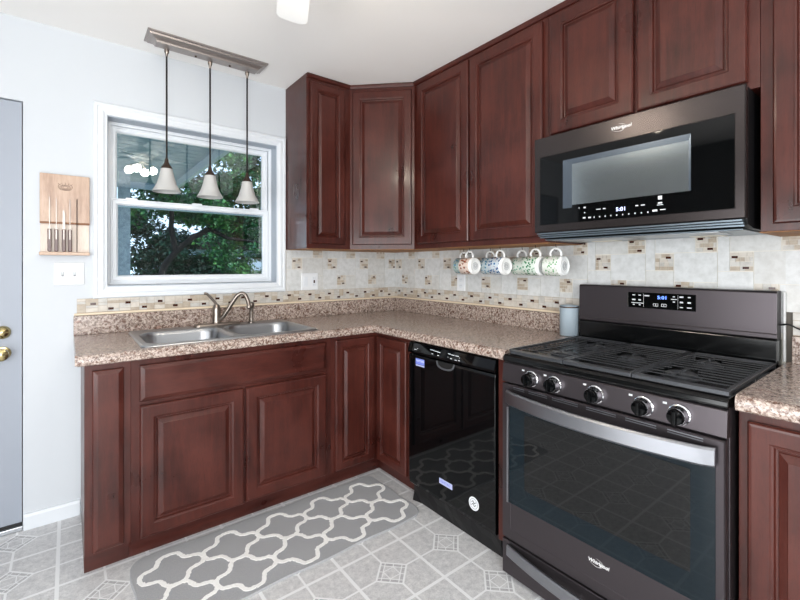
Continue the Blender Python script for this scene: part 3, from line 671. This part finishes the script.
# drawer
dd = MB(RIGHT); dd.box(A+.003, B-.003, .022, .160, .60, .680); dd.build('drawer', M['blackss'], rg, bevel=.003)
dh = MB(RIGHT); R = []
for i in range(25):
    tt = i/24; u = A+.036+(B-A-.07)*tt; bow = .030*(1-(2*tt-1)**2)+.006; w_ = .684+bow; dv = -.008*(1-(2*tt-1)**2)
    R.append([(u, .106+dv, w_-.006), (u, .106+dv, w_+.004), (u, .112+dv, w_+.008), (u, .144+dv, w_+.007), (u, .150+dv, w_+.002), (u, .150+dv, w_-.006)])
dh.rings(R); dh.build('drawer_handle', M['handle'], rg, smooth=True, angle=30)
MB(RIGHT).box(A+.003, B-.003, .160, .168, .60, .66).build('drawer_gap_shade', M['dark'], rg)  # dark strip standing in for the shade between door and drawer
# knobs
KP = [1.741, 1.838, 1.992, 2.144, 2.242]
for i, u in enumerate(KP):
    kn = MB(RIGHT); kn.lathe([(.030, .674), (.030, .678), (.027, .680), (.027, .690), (.024, .697), (.024, .704)], (u+.006, .834), n=32)
    ko = kn.build('knob', M['chrome'], rg, smooth=True, angle=30)
    kf = MB(RIGHT); kf.lathe([(.0235, .704), (.022, .712), (.020, .715), (0, .716)], (u+.006, .834), n=32)
    kf.build('knob_cap', M['blackgl'], ko, smooth=True)
    kg = MB(RIGHT); kg.box(u+.006-.006, u+.006+.006, .813, .855, .714, .725); kg.build('grip', M['blackgl'], ko, bevel=.003)
    mk = MB(RIGHT); mk.box(u-.038, u-.027, .856, .862, .6735, .6742); mk.build('burner_mark', M['icon'], ko)
# burners and grates
for j, (u, w_, r) in enumerate(((1.775, .50, .050), (1.775, .24, .036), (1.984, .37, .040), (2.195, .50, .045), (2.195, .24, .036))):
    bb_ = MB(RIGHT); bb_.f = Fr((0, 0, 0), (0, -1, 0), (-1, 0, 0), (0, 0, 1))
    bb_.lathe([(r*1.25, .903), (r*1.25, .906), (r*.95, .908), (r*.95, .911), (r, .912), (r, .917), (r*.85, .920), (0, .9205)], (u, w_)).build('burner', M['iron'], rg, smooth=True)
GZ0, GZ1 = .914, .925
FLAT = Fr((0, 0, 0), (0, -1, 0), (-1, 0, 0), (0, 0, 1))   # u = -y, v = -x, w = z
def grate(u0, u1, cuts):
    g = MB(FLAT); v0, v1 = .105, .655
    def bar(a, b_, c, d): g.box(a, b_, c, d, GZ0, GZ1)
    g.prism([(u0, v1-.030), (u1, v1-.030), (u1, v1), (u0+(.02 if u0 < 1.62 else 0), v1)], GZ0-.004, GZ1-.002)
    bar(u0, u1, v0, v0+.016); bar(u0, u0+.012, v0, v1-.02); bar(u1-.012, u1, v0, v1-.02)
    n = 13
    for k in range(1, n):
        v_ = v0+.016+(v1-v0-.046)*k/n
        hole = [(cu_, cv_, cr_) for cu_, cv_, cr_ in cuts if abs(v_-cv_) < cr_]
        if not hole: g.box(u0+.01, u1-.01, v_-.0032, v_+.0032, GZ1-.002, GZ1+.001)
        else:
            cu_, cv_, cr_ = hole[0]; hw = math.sqrt(cr_**2-(v_-cv_)**2)
            g.box(u0+.01, cu_-hw, v_-.0032, v_+.0032, GZ1-.002, GZ1+.001); g.box(cu_+hw, u1-.01, v_-.0032, v_+.0032, GZ1-.002, GZ1+.001)
    for cu_, cv_, cr_ in cuts:
        g.box(cu_-.005, cu_+.005, cv_-cr_-.02, cv_-.016, GZ0+.002, GZ1+.001); g.box(cu_-.005, cu_+.005, cv_+.016, cv_+cr_+.02, GZ0+.002, GZ1+.001)
    for uu in (u0+.006, u1-.006):
        for vv in (v0+.01, (v0+v1)/2, v1-.03): g.box(uu-.005, uu+.005, vv-.006, vv+.006, .9035, GZ0)
    return g.build('grate', M['iron'], rg, bevel=.0022)
grate(1.612, 1.862, [(1.775, .50, .048), (1.775, .24, .040)])
grate(1.865, 2.103, [(1.984, .37, .05)])
grate(2.106, 2.361, [(2.195, .50, .048), (2.195, .24, .040)])
# backguard
bg = MB(RIGHT); bg.prism_u([(.012, .880), (.055, .880), (.058,.9025), (.082, .9025), (.082, 1.0), (.012, 1.0)], A+.004, B-.004); bg.build('rear_vent', M['enamel'], rg, bevel=.003)
bg = MB(RIGHT); bg.prism_u([(.012, 1.000), (.070, 1.000), (.078, 1.006), (.078, 1.020), (.0755, 1.024), (.0735, 1.170), (.068, 1.177), (.012, 1.177)], A-.001, B-.006)
bg.build('backguard', M['blackss'], rg, bevel=.0015)
pn = MB(RIGHT).box(1.845, 2.107, 1.083, 1.151, .073, .0775)
MB(RIGHT).box(1.841, 1.8445, 1.083, 1.151, .073, .0785).build('display_trim', M['chrome'], rg)
text_mesh('5:01', .020, RIGHT, 1.984, 1.132, .0776, M['led'], 'clock_digits', rg, sx=1.15)
W_ = .0776
for u_, v_, l, h_ in ((1.868, 1.139, .012, .004), (1.893, 1.139, .010, .004), (1.868, 1.118, .014, .006), (1.893, 1.118, .010, .006), (1.883, 1.104, .05, .003), (1.868, 1.096, .008, .004), (1.893, 1.096, .008, .004),
                      (1.923, 1.138, .020, .005), (1.998+.03, 1.139, .008, .004), (2.028, 1.128, .022, .003), (2.028, 1.117, .008, .004), (2.056, 1.139, .014, .006), (2.084, 1.139, .010, .004), (2.056, 1.117, .012, .006), (2.084, 1.117, .012, .006), (2.056, 1.096, .012, .004), (2.084, 1.096, .016, .004)):
    pn.box(u_-l/2, u_+l/2, v_-h_/2, v_+h_/2, W_, W_+.0006, 1)
for u_ in (1.958, 1.990):
    for a_, b_, c_, d_ in ((-.010, .010, .0045, .006), (-.010, .010, -.006, -.0045), (-.010, -.0085, -.006, .006), (.0085, .010, -.006, .006), (-.001, .001, -.004, .004)): pn.box(u_+a_, u_+b_, 1.100+c_, 1.100+d_, W_, W_+.0006, 1)
for u_ in (1.909, 2.043): pn.box(u_-.0004, u_+.0004, 1.088, 1.146, W_, W_+.0005, 1)
pn.build('display_panel', [M['blackgl'], M['icon']], rg)
def logo(fr, u, v, w_, size, parent, mtl):
    text_mesh('Whirlpool', size, fr, u, v, w_, mtl, 'logo', parent, ext=.0008, shear=.15)
    mb = MB(fr); n = 28
    mb.tube([(u-size*.45+size*1.35*math.cos(a), v+size*.78*math.sin(a), w_+.0002) for a in [math.radians(200+i*250/n) for i in range(n+1)]], [.0002+.0003*math.sin(PI*i/n) for i in range(n+1)], 6)
    mb.build('logo_swoosh', mtl, parent)
logo(RIGHT, 2.012, .271, .6825, .0170, rg, M['logo'])

# ================================================================== MICROWAVE
mw = thing('microwave', (-0.2, -1.956, 1.40), 'black stainless over-the-range microwave mounted under the short cabinet', 'microwave')
C, D = 1.572, 2.340
mb = MB(RIGHT); mb.prism_u([(.011, 1.392), (.30, 1.392), (.362, 1.402), (.372, 1.418), (.372, 1.845), (.011, 1.845)], C+.004, D-.002)
mb.build('microwave_body', M['black'], mw, bevel=.002)
f_ = MB(RIGHT)
f_.rings([rect_ring(C, D, 1.420, 1.845, 0, .374), rect_ring(C, D, 1.420, 1.845, 0, .397), rect_ring(C, D, 1.420, 1.845, .003, .400),
          [(C+.029, 1.451, .400), (D-.026, 1.451, .400), (D-.026, 1.758, .400), (C+.029, 1.758, .400)], [(C+.030, 1.452, .3985), (D-.027, 1.452, .3985), (D-.027, 1.757, .3985), (C+.030, 1.757, .3985)]])
f_.build('door', M['mwss'], mw)
pn = MB(RIGHT).box(C+.031, D-.028, 1.453, 1.756, .3987, .4002)
wf = MB(RIGHT)
wf.add([(1.715, 1.722, .4010), (2.191, 1.722, .4010), (2.184, 1.700, .4004), (1.756, 1.700, .4004), (1.715, 1.516, .4010), (1.756, 1.516, .4004), (2.191, 1.527, .4010), (2.184, 1.527, .4004)], [(0, 3, 2, 1), (0, 4, 5, 3), (1, 2, 7, 6)])
wf.box(1.715, 2.191, 1.7219, 1.7228, .4002, .4010).box(1.7142, 1.715, 1.516, 1.7228, .4002, .4010)
wf.build('window_frame', M['meshframe'], mw)
MB(RIGHT).box(1.756, 2.184, 1.527, 1.700, .4002, .4005).build('window_screen', M['mesh'], mw)
MB(RIGHT).box(1.905, 1.988, 1.472, 1.504, .4003, .4007).build('display', M['blackgl'], mw)
text_mesh('5:01', .021, RIGHT, 1.958, 1.488, .4008, M['ledw'], 'clock_digits', mw, sx=1.1)
W_ = .4003
for u_, v_, l, h_ in ((1.788, 1.511, .004, .004), (1.812, 1.510, .009, .006), (1.812, 1.489, .004, .004), (1.810, 1.468, .011, .006), (1.833, 1.467, .011, .006), (1.870, 1.497, .018, .003), (1.893, 1.497, .010, .004), (2.016, 1.495, .010, .004), (2.037, 1.495, .014, .003),
                      (2.078, 1.470, .016, .007), (2.104, 1.471, .018, .003), (2.095, 1.515, .013, .013), (2.095, 1.496, .014, .005), (2.095, 1.489, .020, .002)):
    pn.box(u_-l/2, u_+l/2, v_-h_/2, v_+h_/2, W_, W_+.0005, 1)
for i in range(10): pn.box(1.852+i*.0225-.002, 1.852+i*.0225+.002, 1.464, 1.469, W_, W_+.0005, 1)
pn.build('door_glass', [M['blackgl'], M['icon']], mw)
logo(RIGHT, 1.958, 1.805, .4002, .0185, mw, M['logo'])
vt = MB(RIGHT)
for k in range(3): vt.prism_u([(.374+k*.0, 1.418-k*.008), (.396-k*.012, 1.417-k*.008), (.396-k*.012, 1.412-k*.008), (.36, 1.412-k*.008)], C+.01, D-.01)
vt.build('vent_louvre', M['vent'], mw)
MB(RIGHT).box(C+.02, D-.02, 1.386, 1.3915, .03, .345).build('underside_plate', M['vent'], mw, bevel=.002)
for u_ in (1.70, 2.10): MB(RIGHT).box(u_, u_+.11, 1.3835, 1.3862, .06, .13).build('lamp_lens', M['lens'], mw)
for u_ in (1.66, 1.98): MB(RIGHT).box(u_, u_+.27, 1.3838, 1.3862, .16, .33).build('grease_filter', M['steel'], mw)
hn = MB(RIGHT); hn.box(D-.004, D-.001, 1.62, 1.70, .374, .392).build('door_hinge', M['chrome'], mw)

# ================================================================== MUGS
GRPM = 'mugs hanging under the wall cabinet'
def mugmat(name, base, cols, sc):
    m = mat(name, base, 0.2, coat=.3); t = NT(m); v = t.mapping()
    c = lin(base); col = base
    out = None
    for i, (cc, th) in enumerate(cols):
        n_ = t.voronoi(t.mapping((1, 1, 1), loc=(i*3.1, i*1.7, i)), sc*(1+.3*i)); f = t.ramp(n_, [(th, 1.0), (th+.02, 0.0)])
        out = t.mix(f, out if out is not None else base, cc)
    t.color(out); return m
designs = [('pale blue flowered mug', '#a9c0c0', [('#3f86b8', .34), ('#6f8a5a', .26)]), ('rust and white patterned mug', '#d9c8bd', [('#8a4a35', .36), ('#5a7a6a', .2)]),
           ('light blue leaf-patterned mug', '#c3d6dd', [('#4d8db0', .36), ('#6b7a4a', .2)]), ('deep blue patterned mug', '#c2cfd8', [('#1f5d92', .38), ('#9a4a3a', .18)]),
           ('mint green dotted mug', '#d5dfd6', [('#5fa085', .32), ('#3b6a4c', .18)]), ('dark green patterned mug', '#cfdcd2', [('#177a4a', .36), ('#20453a', .2)]), ('white and green mug', '#dadfd8', [('#4a9a5e', .30), ('#8a9a7a', .22)])]
mugpos = [(-.095, -.842), (-.205, -.995), (-.095, -1.060), (-.205, -1.220), (-.095, -1.285), (-.205, -1.445), (-.205, -1.560)]
where = ['hanging first at the corner end', 'hanging second from the corner', 'hanging third in the row', 'hanging fourth in the row', 'hanging fifth in the row', 'hanging sixth in the row', 'hanging last, nearest the microwave']
YA = Fr((0, 0, 0), (1, 0, 0), (0, 0, 1), (0, -1, 0))
MR, ML = .050, .094
def make_mug(mt):
    r0 = thing('mug', (0, 0, 0), 'mug', 'mug', GRPM)
    b_ = MB(YA)          # axis along -y, base towards -y, open towards the corner
    b_.lathe([(0, -ML/2+.006), (MR-.004, -ML/2+.006)][::-1][:1]+[(MR-.004, ML/2-.01), (MR-.0035, -ML/2), (MR, -ML/2+.001), (MR, ML/2-.012), (MR-.002, ML/2-.006)], (0, 0), n=32, cap0=False, cap1=False)
    b_.v = []; b_.fc = []; b_.mi = []
    b_.lathe([(.0005, ML/2-.012), (MR-.006, ML/2-.012), (MR-.004, ML/2-.018), (MR-.0035, -ML/2+.002), (MR-.0015, -ML/2), (MR, -ML/2+.002), (MR, ML/2-.014)], (0, 0), n=32, cap0=False, cap1=False)
    b_.build('mug_body', mt, r0, smooth=True)
    c_ = MB(YA); c_.lathe([(MR, ML/2-.014), (MR-.001, ML/2-.006), (MR-.005, ML/2), (MR-.009, ML/2+.001), (MR-.011, ML/2-.003), (.022, ML/2-.004), (.021, ML/2-.0025), (.0005, ML/2-.003)], (0, 0), n=32, cap0=False, cap1=False)
    c_.build('mug_base', M['white'], r0, smooth=True)
    s2 = MB(YA)
    for rr_ in (.020, .013, .007): s2.tube([(rr_*math.cos(a*PI/8), rr_*math.sin(a*PI/8), ML/2-.0022) for a in range(16)], .0012, 5, closed=True)
    s2.build('base_stamp', M['slot'], r0)
    h_ = MB(YA); h_.tube(bez([(0, MR-.004, -.026), (0, MR+.014, -.029), (0, MR+.030, -.017), (0, MR+.035, .001), (0, MR+.029, .018), (0, MR+.012, .028), (0, MR-.004, .026)], 6), .0055, 10)
    h_.build('mug_handle', M['white'], r0, smooth=True)
    return r0
proto = make_mug(mugmat('mug_glaze', designs[0][1], designs[0][2], 55))
parts0 = list(proto.children)
ZM = 1.269
for i, ((x, y), (nm, base, cols)) in enumerate(zip(mugpos, designs)):
    if i == 0: o = proto
    else:
        mt = mugmat('mug_glaze', base, cols, 48+5*i); o = proto.copy(); COL.objects.link(o)
        for ch in parts0:
            c_ = ch.copy(); COL.objects.link(c_); c_.parent = o
            if ch.name.startswith('mug_body'): c_.data = ch.data.copy(); c_.data.materials[0] = mt
    o.location = (x, y, ZM); o['label'] = nm+', '+where[i]; o.rotation_euler = (math.radians((2, -1, 1, 2, -1, 1, 0)[i]), 0, math.radians((6, 0, 3, -3, 2, -2, 2)[i]))
    hk = MB(); zt = UZ0-.003
    hk.tube(bez([(x, y, zt), (x, y, zt-.010), (x+.004, y, zt-.016), (x+.010, y, zt-.024), (x+.006, y, zt-.034), (x-.006, y, zt-.033), (x-.010, y, zt-.026)], 4), .0017, 7)
    h_ = hk.build('cup_hook', M['bronze'], smooth=True); tag(h_, 'small dark cup hook holding the '+nm, 'hook', 'cup hooks under the wall cabinet')

# ================================================================== CANISTER, CORD
cn = thing('canister', (-.072, -1.545, ZC+.0005), 'pale blue-grey canister standing at the end of the counter beside the range', 'canister')
MB().lathe([(.043, ZC+.001), (.0455, ZC+.004), (.0455, 1.066), (.044, 1.0685), (.042, 1.066), (.042, ZC+.01), (.0005, ZC+.01)], (-.072, -1.553), n=36, cap0=True, cap1=False).build('canister_body', M['canister'], cn, smooth=True)
MB().lathe([(.0462, 1.058), (.0468, 1.0615), (.0462, 1.065)], (-.072, -1.553), n=36, cap0=False, cap1=False).build('rim_band', M['bronze'], cn, smooth=True)
cd = MB(); cd.tube(bez([(-.03, -2.34, 1.050), (-.035, -2.370, 1.056), (-.037, -2.385, 1.056), (-.035, -2.42, 1.040), (-.033, -2.50, 1.022), (-.03, -2.62, 1.018), (-.026, -2.75, 1.03), (-.018, -2.80, 1.05)], 6), .003, 8)
tag(cd.build('power_cord', M['cord'], smooth=True), 'thin black power cord leaving the back of the range to the right', 'cord')

# ================================================================== WALL PLATES
def plate(fr, u0, u1, v0, v1, w_, root): MB(fr).rings([rect_ring(u0, u1, v0, v1, i, w_+d) for i, d in ((0, 0), (0, .002), (.003, .0045), (.006, .005))]).build('cover_plate', M['plate'], root)
o1 = thing('outlet_plate', (-.757, -.009, 1.095), 'white double wall plate with switch and test-button outlet near the window', 'outlet')
plate(BACK, -.821, -.694, 1.102, 1.221, .0087, o1)
MB(BACK).box(-.806, -.774, 1.128, 1.195, .0137, .0165).build('rocker_switch', M['trim'], o1, bevel=.002)
MB(BACK).box(-.741, -.709, 1.128, 1.195, .0137, .0155).build('outlet', M['trim'], o1, bevel=.001)
MB(BACK).box(-.731, -.720, 1.150, 1.171, .0156, .0168).build('test_button', M['mos4'], o1)
s_ = MB(BACK)
for v_ in (1.138, 1.185):
    for u_ in (-.732, -.720): s_.box(u_-.001, u_+.001, v_-.004, v_+.004, .0156, .0160)
s_.build('slots', M['slot'], o1)
o2 = thing('outlet_plate', (-.009, -.740, 1.095), 'white single outlet plate on the right wall below the mugs', 'outlet')
plate(RIGHT, .703, .778, 1.102, 1.212, .0087, o2)
for v_ in (1.137, 1.177):
    MB(RIGHT).rings([[(a, b_, w_) for a, b_ in rrect(.7405, v_, .016, .015, .010, 5)] for w_ in (.0137, .0155)]).build('receptacle', M['trim'], o2)
s_ = MB(RIGHT)
for v_ in (1.139, 1.179):
    for u_ in (.735, .746): s_.box(u_-.001, u_+.001, v_-.004, v_+.004, .0155, .0160)
    s_.box(.7395, .7415, v_-.011, v_-.008, .0155, .016)
s_.build('slots', M['slot'], o2)
o3 = thing('switch_plate', (-2.076, -.002, 1.16), 'white double toggle switch plate on the wall under the knife rack', 'switch')
plate(BACK, -2.137, -2.015, 1.172, 1.286, .0005, o3)
for u_ in (-2.103, -2.055):
    MB(BACK).box(u_-.005, u_+.005, 1.216, 1.242, .0055, .007).build('switch_slot', M['slot'], o3)
    MB(BACK).prism_u([(.007, 1.224), (.007, 1.236), (.016, 1.243), (.017, 1.237)], u_-.0035, u_+.0035).build('toggle', M['plate'], o3)

# ================================================================== KNIFE RACK
kr = thing('knife_rack', (-2.092, -.001, 1.33), 'maple wall-mounted knife rack with engraved crest beside the window', 'knife rack')
MB(BACK).box(-2.188, -1.996, 1.338, 1.722, .001, .008).build('back_board', M['racklight'], kr, bevel=.001)
MB(BACK).box(-2.190, -1.994, 1.487, 1.724, .008, .020).build('upper_board', M['rack'], kr, bevel=.0015)
MB(BACK).box(-2.190, -1.994, 1.478, 1.487, .008, .0205).build('board_edge', M['rackedge'], kr)
MB(BACK).box(-2.192, -1.994, 1.322, 1.338, .001, .042).build('ledge', M['rack'], kr, bevel=.002)
cr_ = MB(BACK); cx_, cz_ = -2.092, 1.665
for k in range(3):
    cr_.tube([(cx_+(.022-.006*k)*math.cos(a), cz_-.004+(.012-.003*k)*math.sin(a), .0203) for a in [2*PI*i/18 for i in range(18)]], .0008, 5, closed=True)
for sx_ in (-1, 1):
    cr_.tube(bez([(cx_, cz_-.018, .0203), (cx_+sx_*.018, cz_-.016, .0203), (cx_+sx_*.028, cz_, .0203), (cx_+sx_*.018, cz_+.012, .0203)], 5), .0009, 5)
for a in range(5): cr_.tube([(cx_+.012*(a-2), cz_+.008, .0203), (cx_+.014*(a-2), cz_+.02-.002*abs(a-2), .0203)], .0008, 5)
cr_.build('engraved_crest', M['burn'], kr)
GK = 'knives standing in the wall rack'
def knife(u, top, wd, handle, label, tilt=0.0, hasbul=True):
    r0 = thing('kitchen_knife', (u, -.030, 1.339), label, 'knife', GK)
    w0 = .0245
    b_ = MB(BACK); b_.prism([(u-wd/2, 1.448), (u+wd/2, 1.448), (u+wd/2+tilt, top-.02), (u+tilt, top), (u-wd/2+tilt, top-.006)], w0, w0+.002)
    b_.build('blade', M['blade'], r0)
    h_ = MB(BACK); h_.rings([[(a, b2, z) for a, b2 in rrect(u, 1.396, .0075-i, .0565-i, .005-i/2, 4)] for i, z in ((.002, w0-.006), (0, w0-.004), (0, w0+.006), (.002, w0+.009))])
    h_.build('handle', M['knifewood'], r0)
    s3 = MB(BACK)
    s3.box(u-.0065, u+.0065, 1.448, 1.456, w0-.004, w0+.007); s3.box(u-.0022, u+.0022, 1.40, 1.448, w0+.009, w0+.0105)
    s3.build('bolster', M['blade'], r0)
knife(-2.153, 1.612, .0035, True, 'longest slim knife, leftmost in the wall rack')
knife(-2.127, 1.610, .003, True, 'dark-edged slim knife, second from the left in the rack')
knife(-2.098, 1.550, .010, True, 'short broad-bladed knife in the middle of the rack')
knife(-2.074, 1.606, .003, True, 'slim knife right of the broad one in the rack')
hs = MB(BACK); hs.tube([(-2.046, 1.339, .026), (-2.046, 1.60, .026), (-2.046, 1.608, .026)], [.002, .002, .0008], 8)
tag(hs.build('steel_skewer', M['bronze'], smooth=True), 'thin dark metal skewer at the right side of the knife rack', 'skewer')

# ================================================================== PENDANT LIGHT
pl = thing('pendant_light', (-1.46, -.19, 2.459), 'three-shade pendant light hanging from a long canopy in front of the window', 'pendant light')
cn_ = MB(BACK); R = []
def trap(ins, z): return [(-1.768+ins, z, .135+ins), (-1.155-ins, z, .135+ins), (-1.155-ins, z, .285-ins), (-1.768+ins, z, .285-ins)]
cn_.rings([trap(0, 2.4585), trap(0, 2.452), trap(.010, 2.450), trap(.014, 2.442), trap(.024, 2.440), trap(.040, 2.428), trap(.044, 2.420)])
cn_.build('canopy', M['canopy'], pl)
for u_ in (-1.53, -1.35): MB().sphere((u_, -.2, 2.419), .006, mi=0).build('screw', M['bronze'], pl, smooth=True)
for (x, zs) in ((-1.6675, 1.830), (-1.4500, 1.822), (-1.2430, 1.812)):
    y = -.175
    MB().lathe([(.012, 2.4195), (.012, 2.408), (.007, 2.398), (.005, 2.385)], (x, y)).build('ceiling_fitting', M['nickel'], pl, smooth=True)
    MB().tube([(x, y, 2.40), (x, y, zs)], .0048, 10).build('rod', M['rod'], pl, smooth=True)
    MB().lathe([(.006, zs+.012), (.009, zs+.004), (.011, zs-.012), (.018, zs-.024), (.025, zs-.034), (.028, zs-.046), (.026, zs-.047)], (x, y)).build('socket_cap', M['bronze'], pl, smooth=True)
    zt = zs-.044
    prof = [(.028, zt), (.030, zt-.012), (.037, zt-.045), (.048, zt-.082), (.060, zt-.105), (.069, zt-.121), (.067, zt-.122), (.058, zt-.105), (.046, zt-.082), (.035, zt-.045), (.028, zt-.012), (.025, zt-.002)]
    sh_ = MB().lathe(prof, (x, y), n=36, cap0=False, cap1=False).build('shade', M['glassshade'], pl, smooth=True, angle=60)

# ================================================================== CEILING FAN
FX, FY, FZ = -1.555, -1.575, 2.275
fn = thing('ceiling_fan', (FX, FY, 2.459), 'white ceiling fan with lit globe bulbs, one blade tip at the top edge', 'ceiling fan')
MB().lathe([(.075, 2.458), (.075, 2.44), (.05, 2.41), (.02, 2.39), (.018, 2.36), (.10, 2.345), (.115, 2.32), (.115, 2.285), (.09, 2.262), (.05, 2.25), (.05, 2.225), (.03, 2.215), (0, 2.215)], (FX, FY), n=36).build('motor_housing', M['fan'], fn, smooth=True)
for k in range(5):
    a = math.radians(68.5+72*k); ca, sa = math.cos(a), math.sin(a)
    F2 = Fr((FX, FY, FZ), (ca, sa, 0), (-sa, ca, 0), (0, 0, 1))
    pb = [(.17, -.045), (.24, -.055), (.50, -.062), (.522, -.058), (.535, -.045), (.539, -.03), (.536, .02), (.528, .050), (.51, .060), (.24, .052), (.17, .045)]
    tw = .12
    mb = MB(F2); mb.rings([[(u_, v_, v_*tw-.003) for u_, v_ in pb], [(u_, v_, v_*tw+.003) for u_, v_ in pb]])
    bl = mb.build('blade', M['fan'], fn)
    mb = MB(F2); mb.box(.09, .20, -.016, .016, -.010, -.003); mb.build('blade_iron', M['nickel'], bl)
for k in range(4):
    a = math.radians(25+90*k); x, y = FX+.10*math.cos(a), FY+.10*math.sin(a)
    MB().tube(bez([(FX+.02*math.cos(a), FY+.02*math.sin(a), 2.222), (FX+.07*math.cos(a), FY+.07*math.sin(a), 2.205), (x, y, 2.195)], 5), .008, 8).build('lamp_arm', M['nickel'], fn, smooth=True)
    MB().sphere((x, y, 2.150), .036, 20, 12).build('globe_bulb', M['bulb'], fn, smooth=True)

# ================================================================== RUG
rx0, rx1, ry0, ry1 = -1.882, -.642, -1.086, -.592
rg2 = thing('runner_rug', ((rx0+rx1)/2, (ry0+ry1)/2, 0), 'grey runner rug with white trellis pattern on the floor before the sink', 'rug')
base = rrect((rx0+rx1)/2, (ry0+ry1)/2, (rx1-rx0)/2, (ry1-ry0)/2, .06, 8)
fine = []
for i in range(len(base)):
    a, b_ = Vector(base[i]), Vector(base[(i+1) % len(base)]); n_ = max(1, int((b_-a).length/.03))
    for k in range(n_):
        q = a.lerp(b_, k/n_); fine.append((q.x+.0035*math.sin(q.y*31+q.x*9), q.y+.004*math.sin(q.x*17)))
cx_, cy_ = (rx0+rx1)/2, (ry0+ry1)/2
mb = MB(); mb.rings([[(cx_+(a-cx_)*s1, cy_+(b_-cy_)*s1, z) for a, b_ in fine] for s1, z in ((1, .0005), (1, .006), (.994, .009))])
mb.build('pile', M['rug'], rg2)
tl = MB(); PXR, HB = .2385, .1045; X0 = -1.738
lw = .0092
def strand(p0, p1, flip):
    N = 22; ZO = .0100+.00012*len(tl.fc)/132 % .0012; P0, P1 = Vector(p0), Vector(p1); d = P1-P0; L = d.length; dn = d/L; nn = Vector((-dn.y, dn.x)); pts = []
    for i in range(N+1):
        t_ = i/N; off = flip*(.007*math.sin(PI*t_)+.0115*math.sin(3*PI*t_)); jx = random.uniform(-.0018, .0018)
        pts.append(P0+d*t_+nn*(off+jx))
    L_, R_ = [], []
    for i in range(N+1):
        tg = (pts[min(i+1, N)]-pts[max(i-1, 0)]).normalized(); n3 = Vector((-tg.y, tg.x))
        L_.append(pts[i]+n3*(lw+random.uniform(-.002, .002))); R_.append(pts[i]-n3*(lw+random.uniform(-.002, .002)))
    for i in range(N):
        q = [L_[i], L_[i+1], R_[i+1], R_[i]]
        tl.add([(v_.x, v_.y, ZO) for v_ in q]+[(v_.x, v_.y, .0085) for v_ in q], [(0, 1, 2, 3), (7, 6, 5, 4), (0, 3, 7, 4), (1, 5, 6, 2), (0, 4, 5, 1), (3, 2, 6, 7)])
for row in (-.748, -.957):
    for k in range(5):
        cx0 = X0+PXR*k
        for sx_ in (-1, 1):
            for sy_ in (-1, 1):
                strand((cx0+sx_*PXR/2, row), (cx0, row+sy_*HB), -sx_*sy_)
tl.build('trellis_pattern', M['ruglight'], rg2)

for o in bpy.data.objects:
    if '_o' in o: del o['_o']
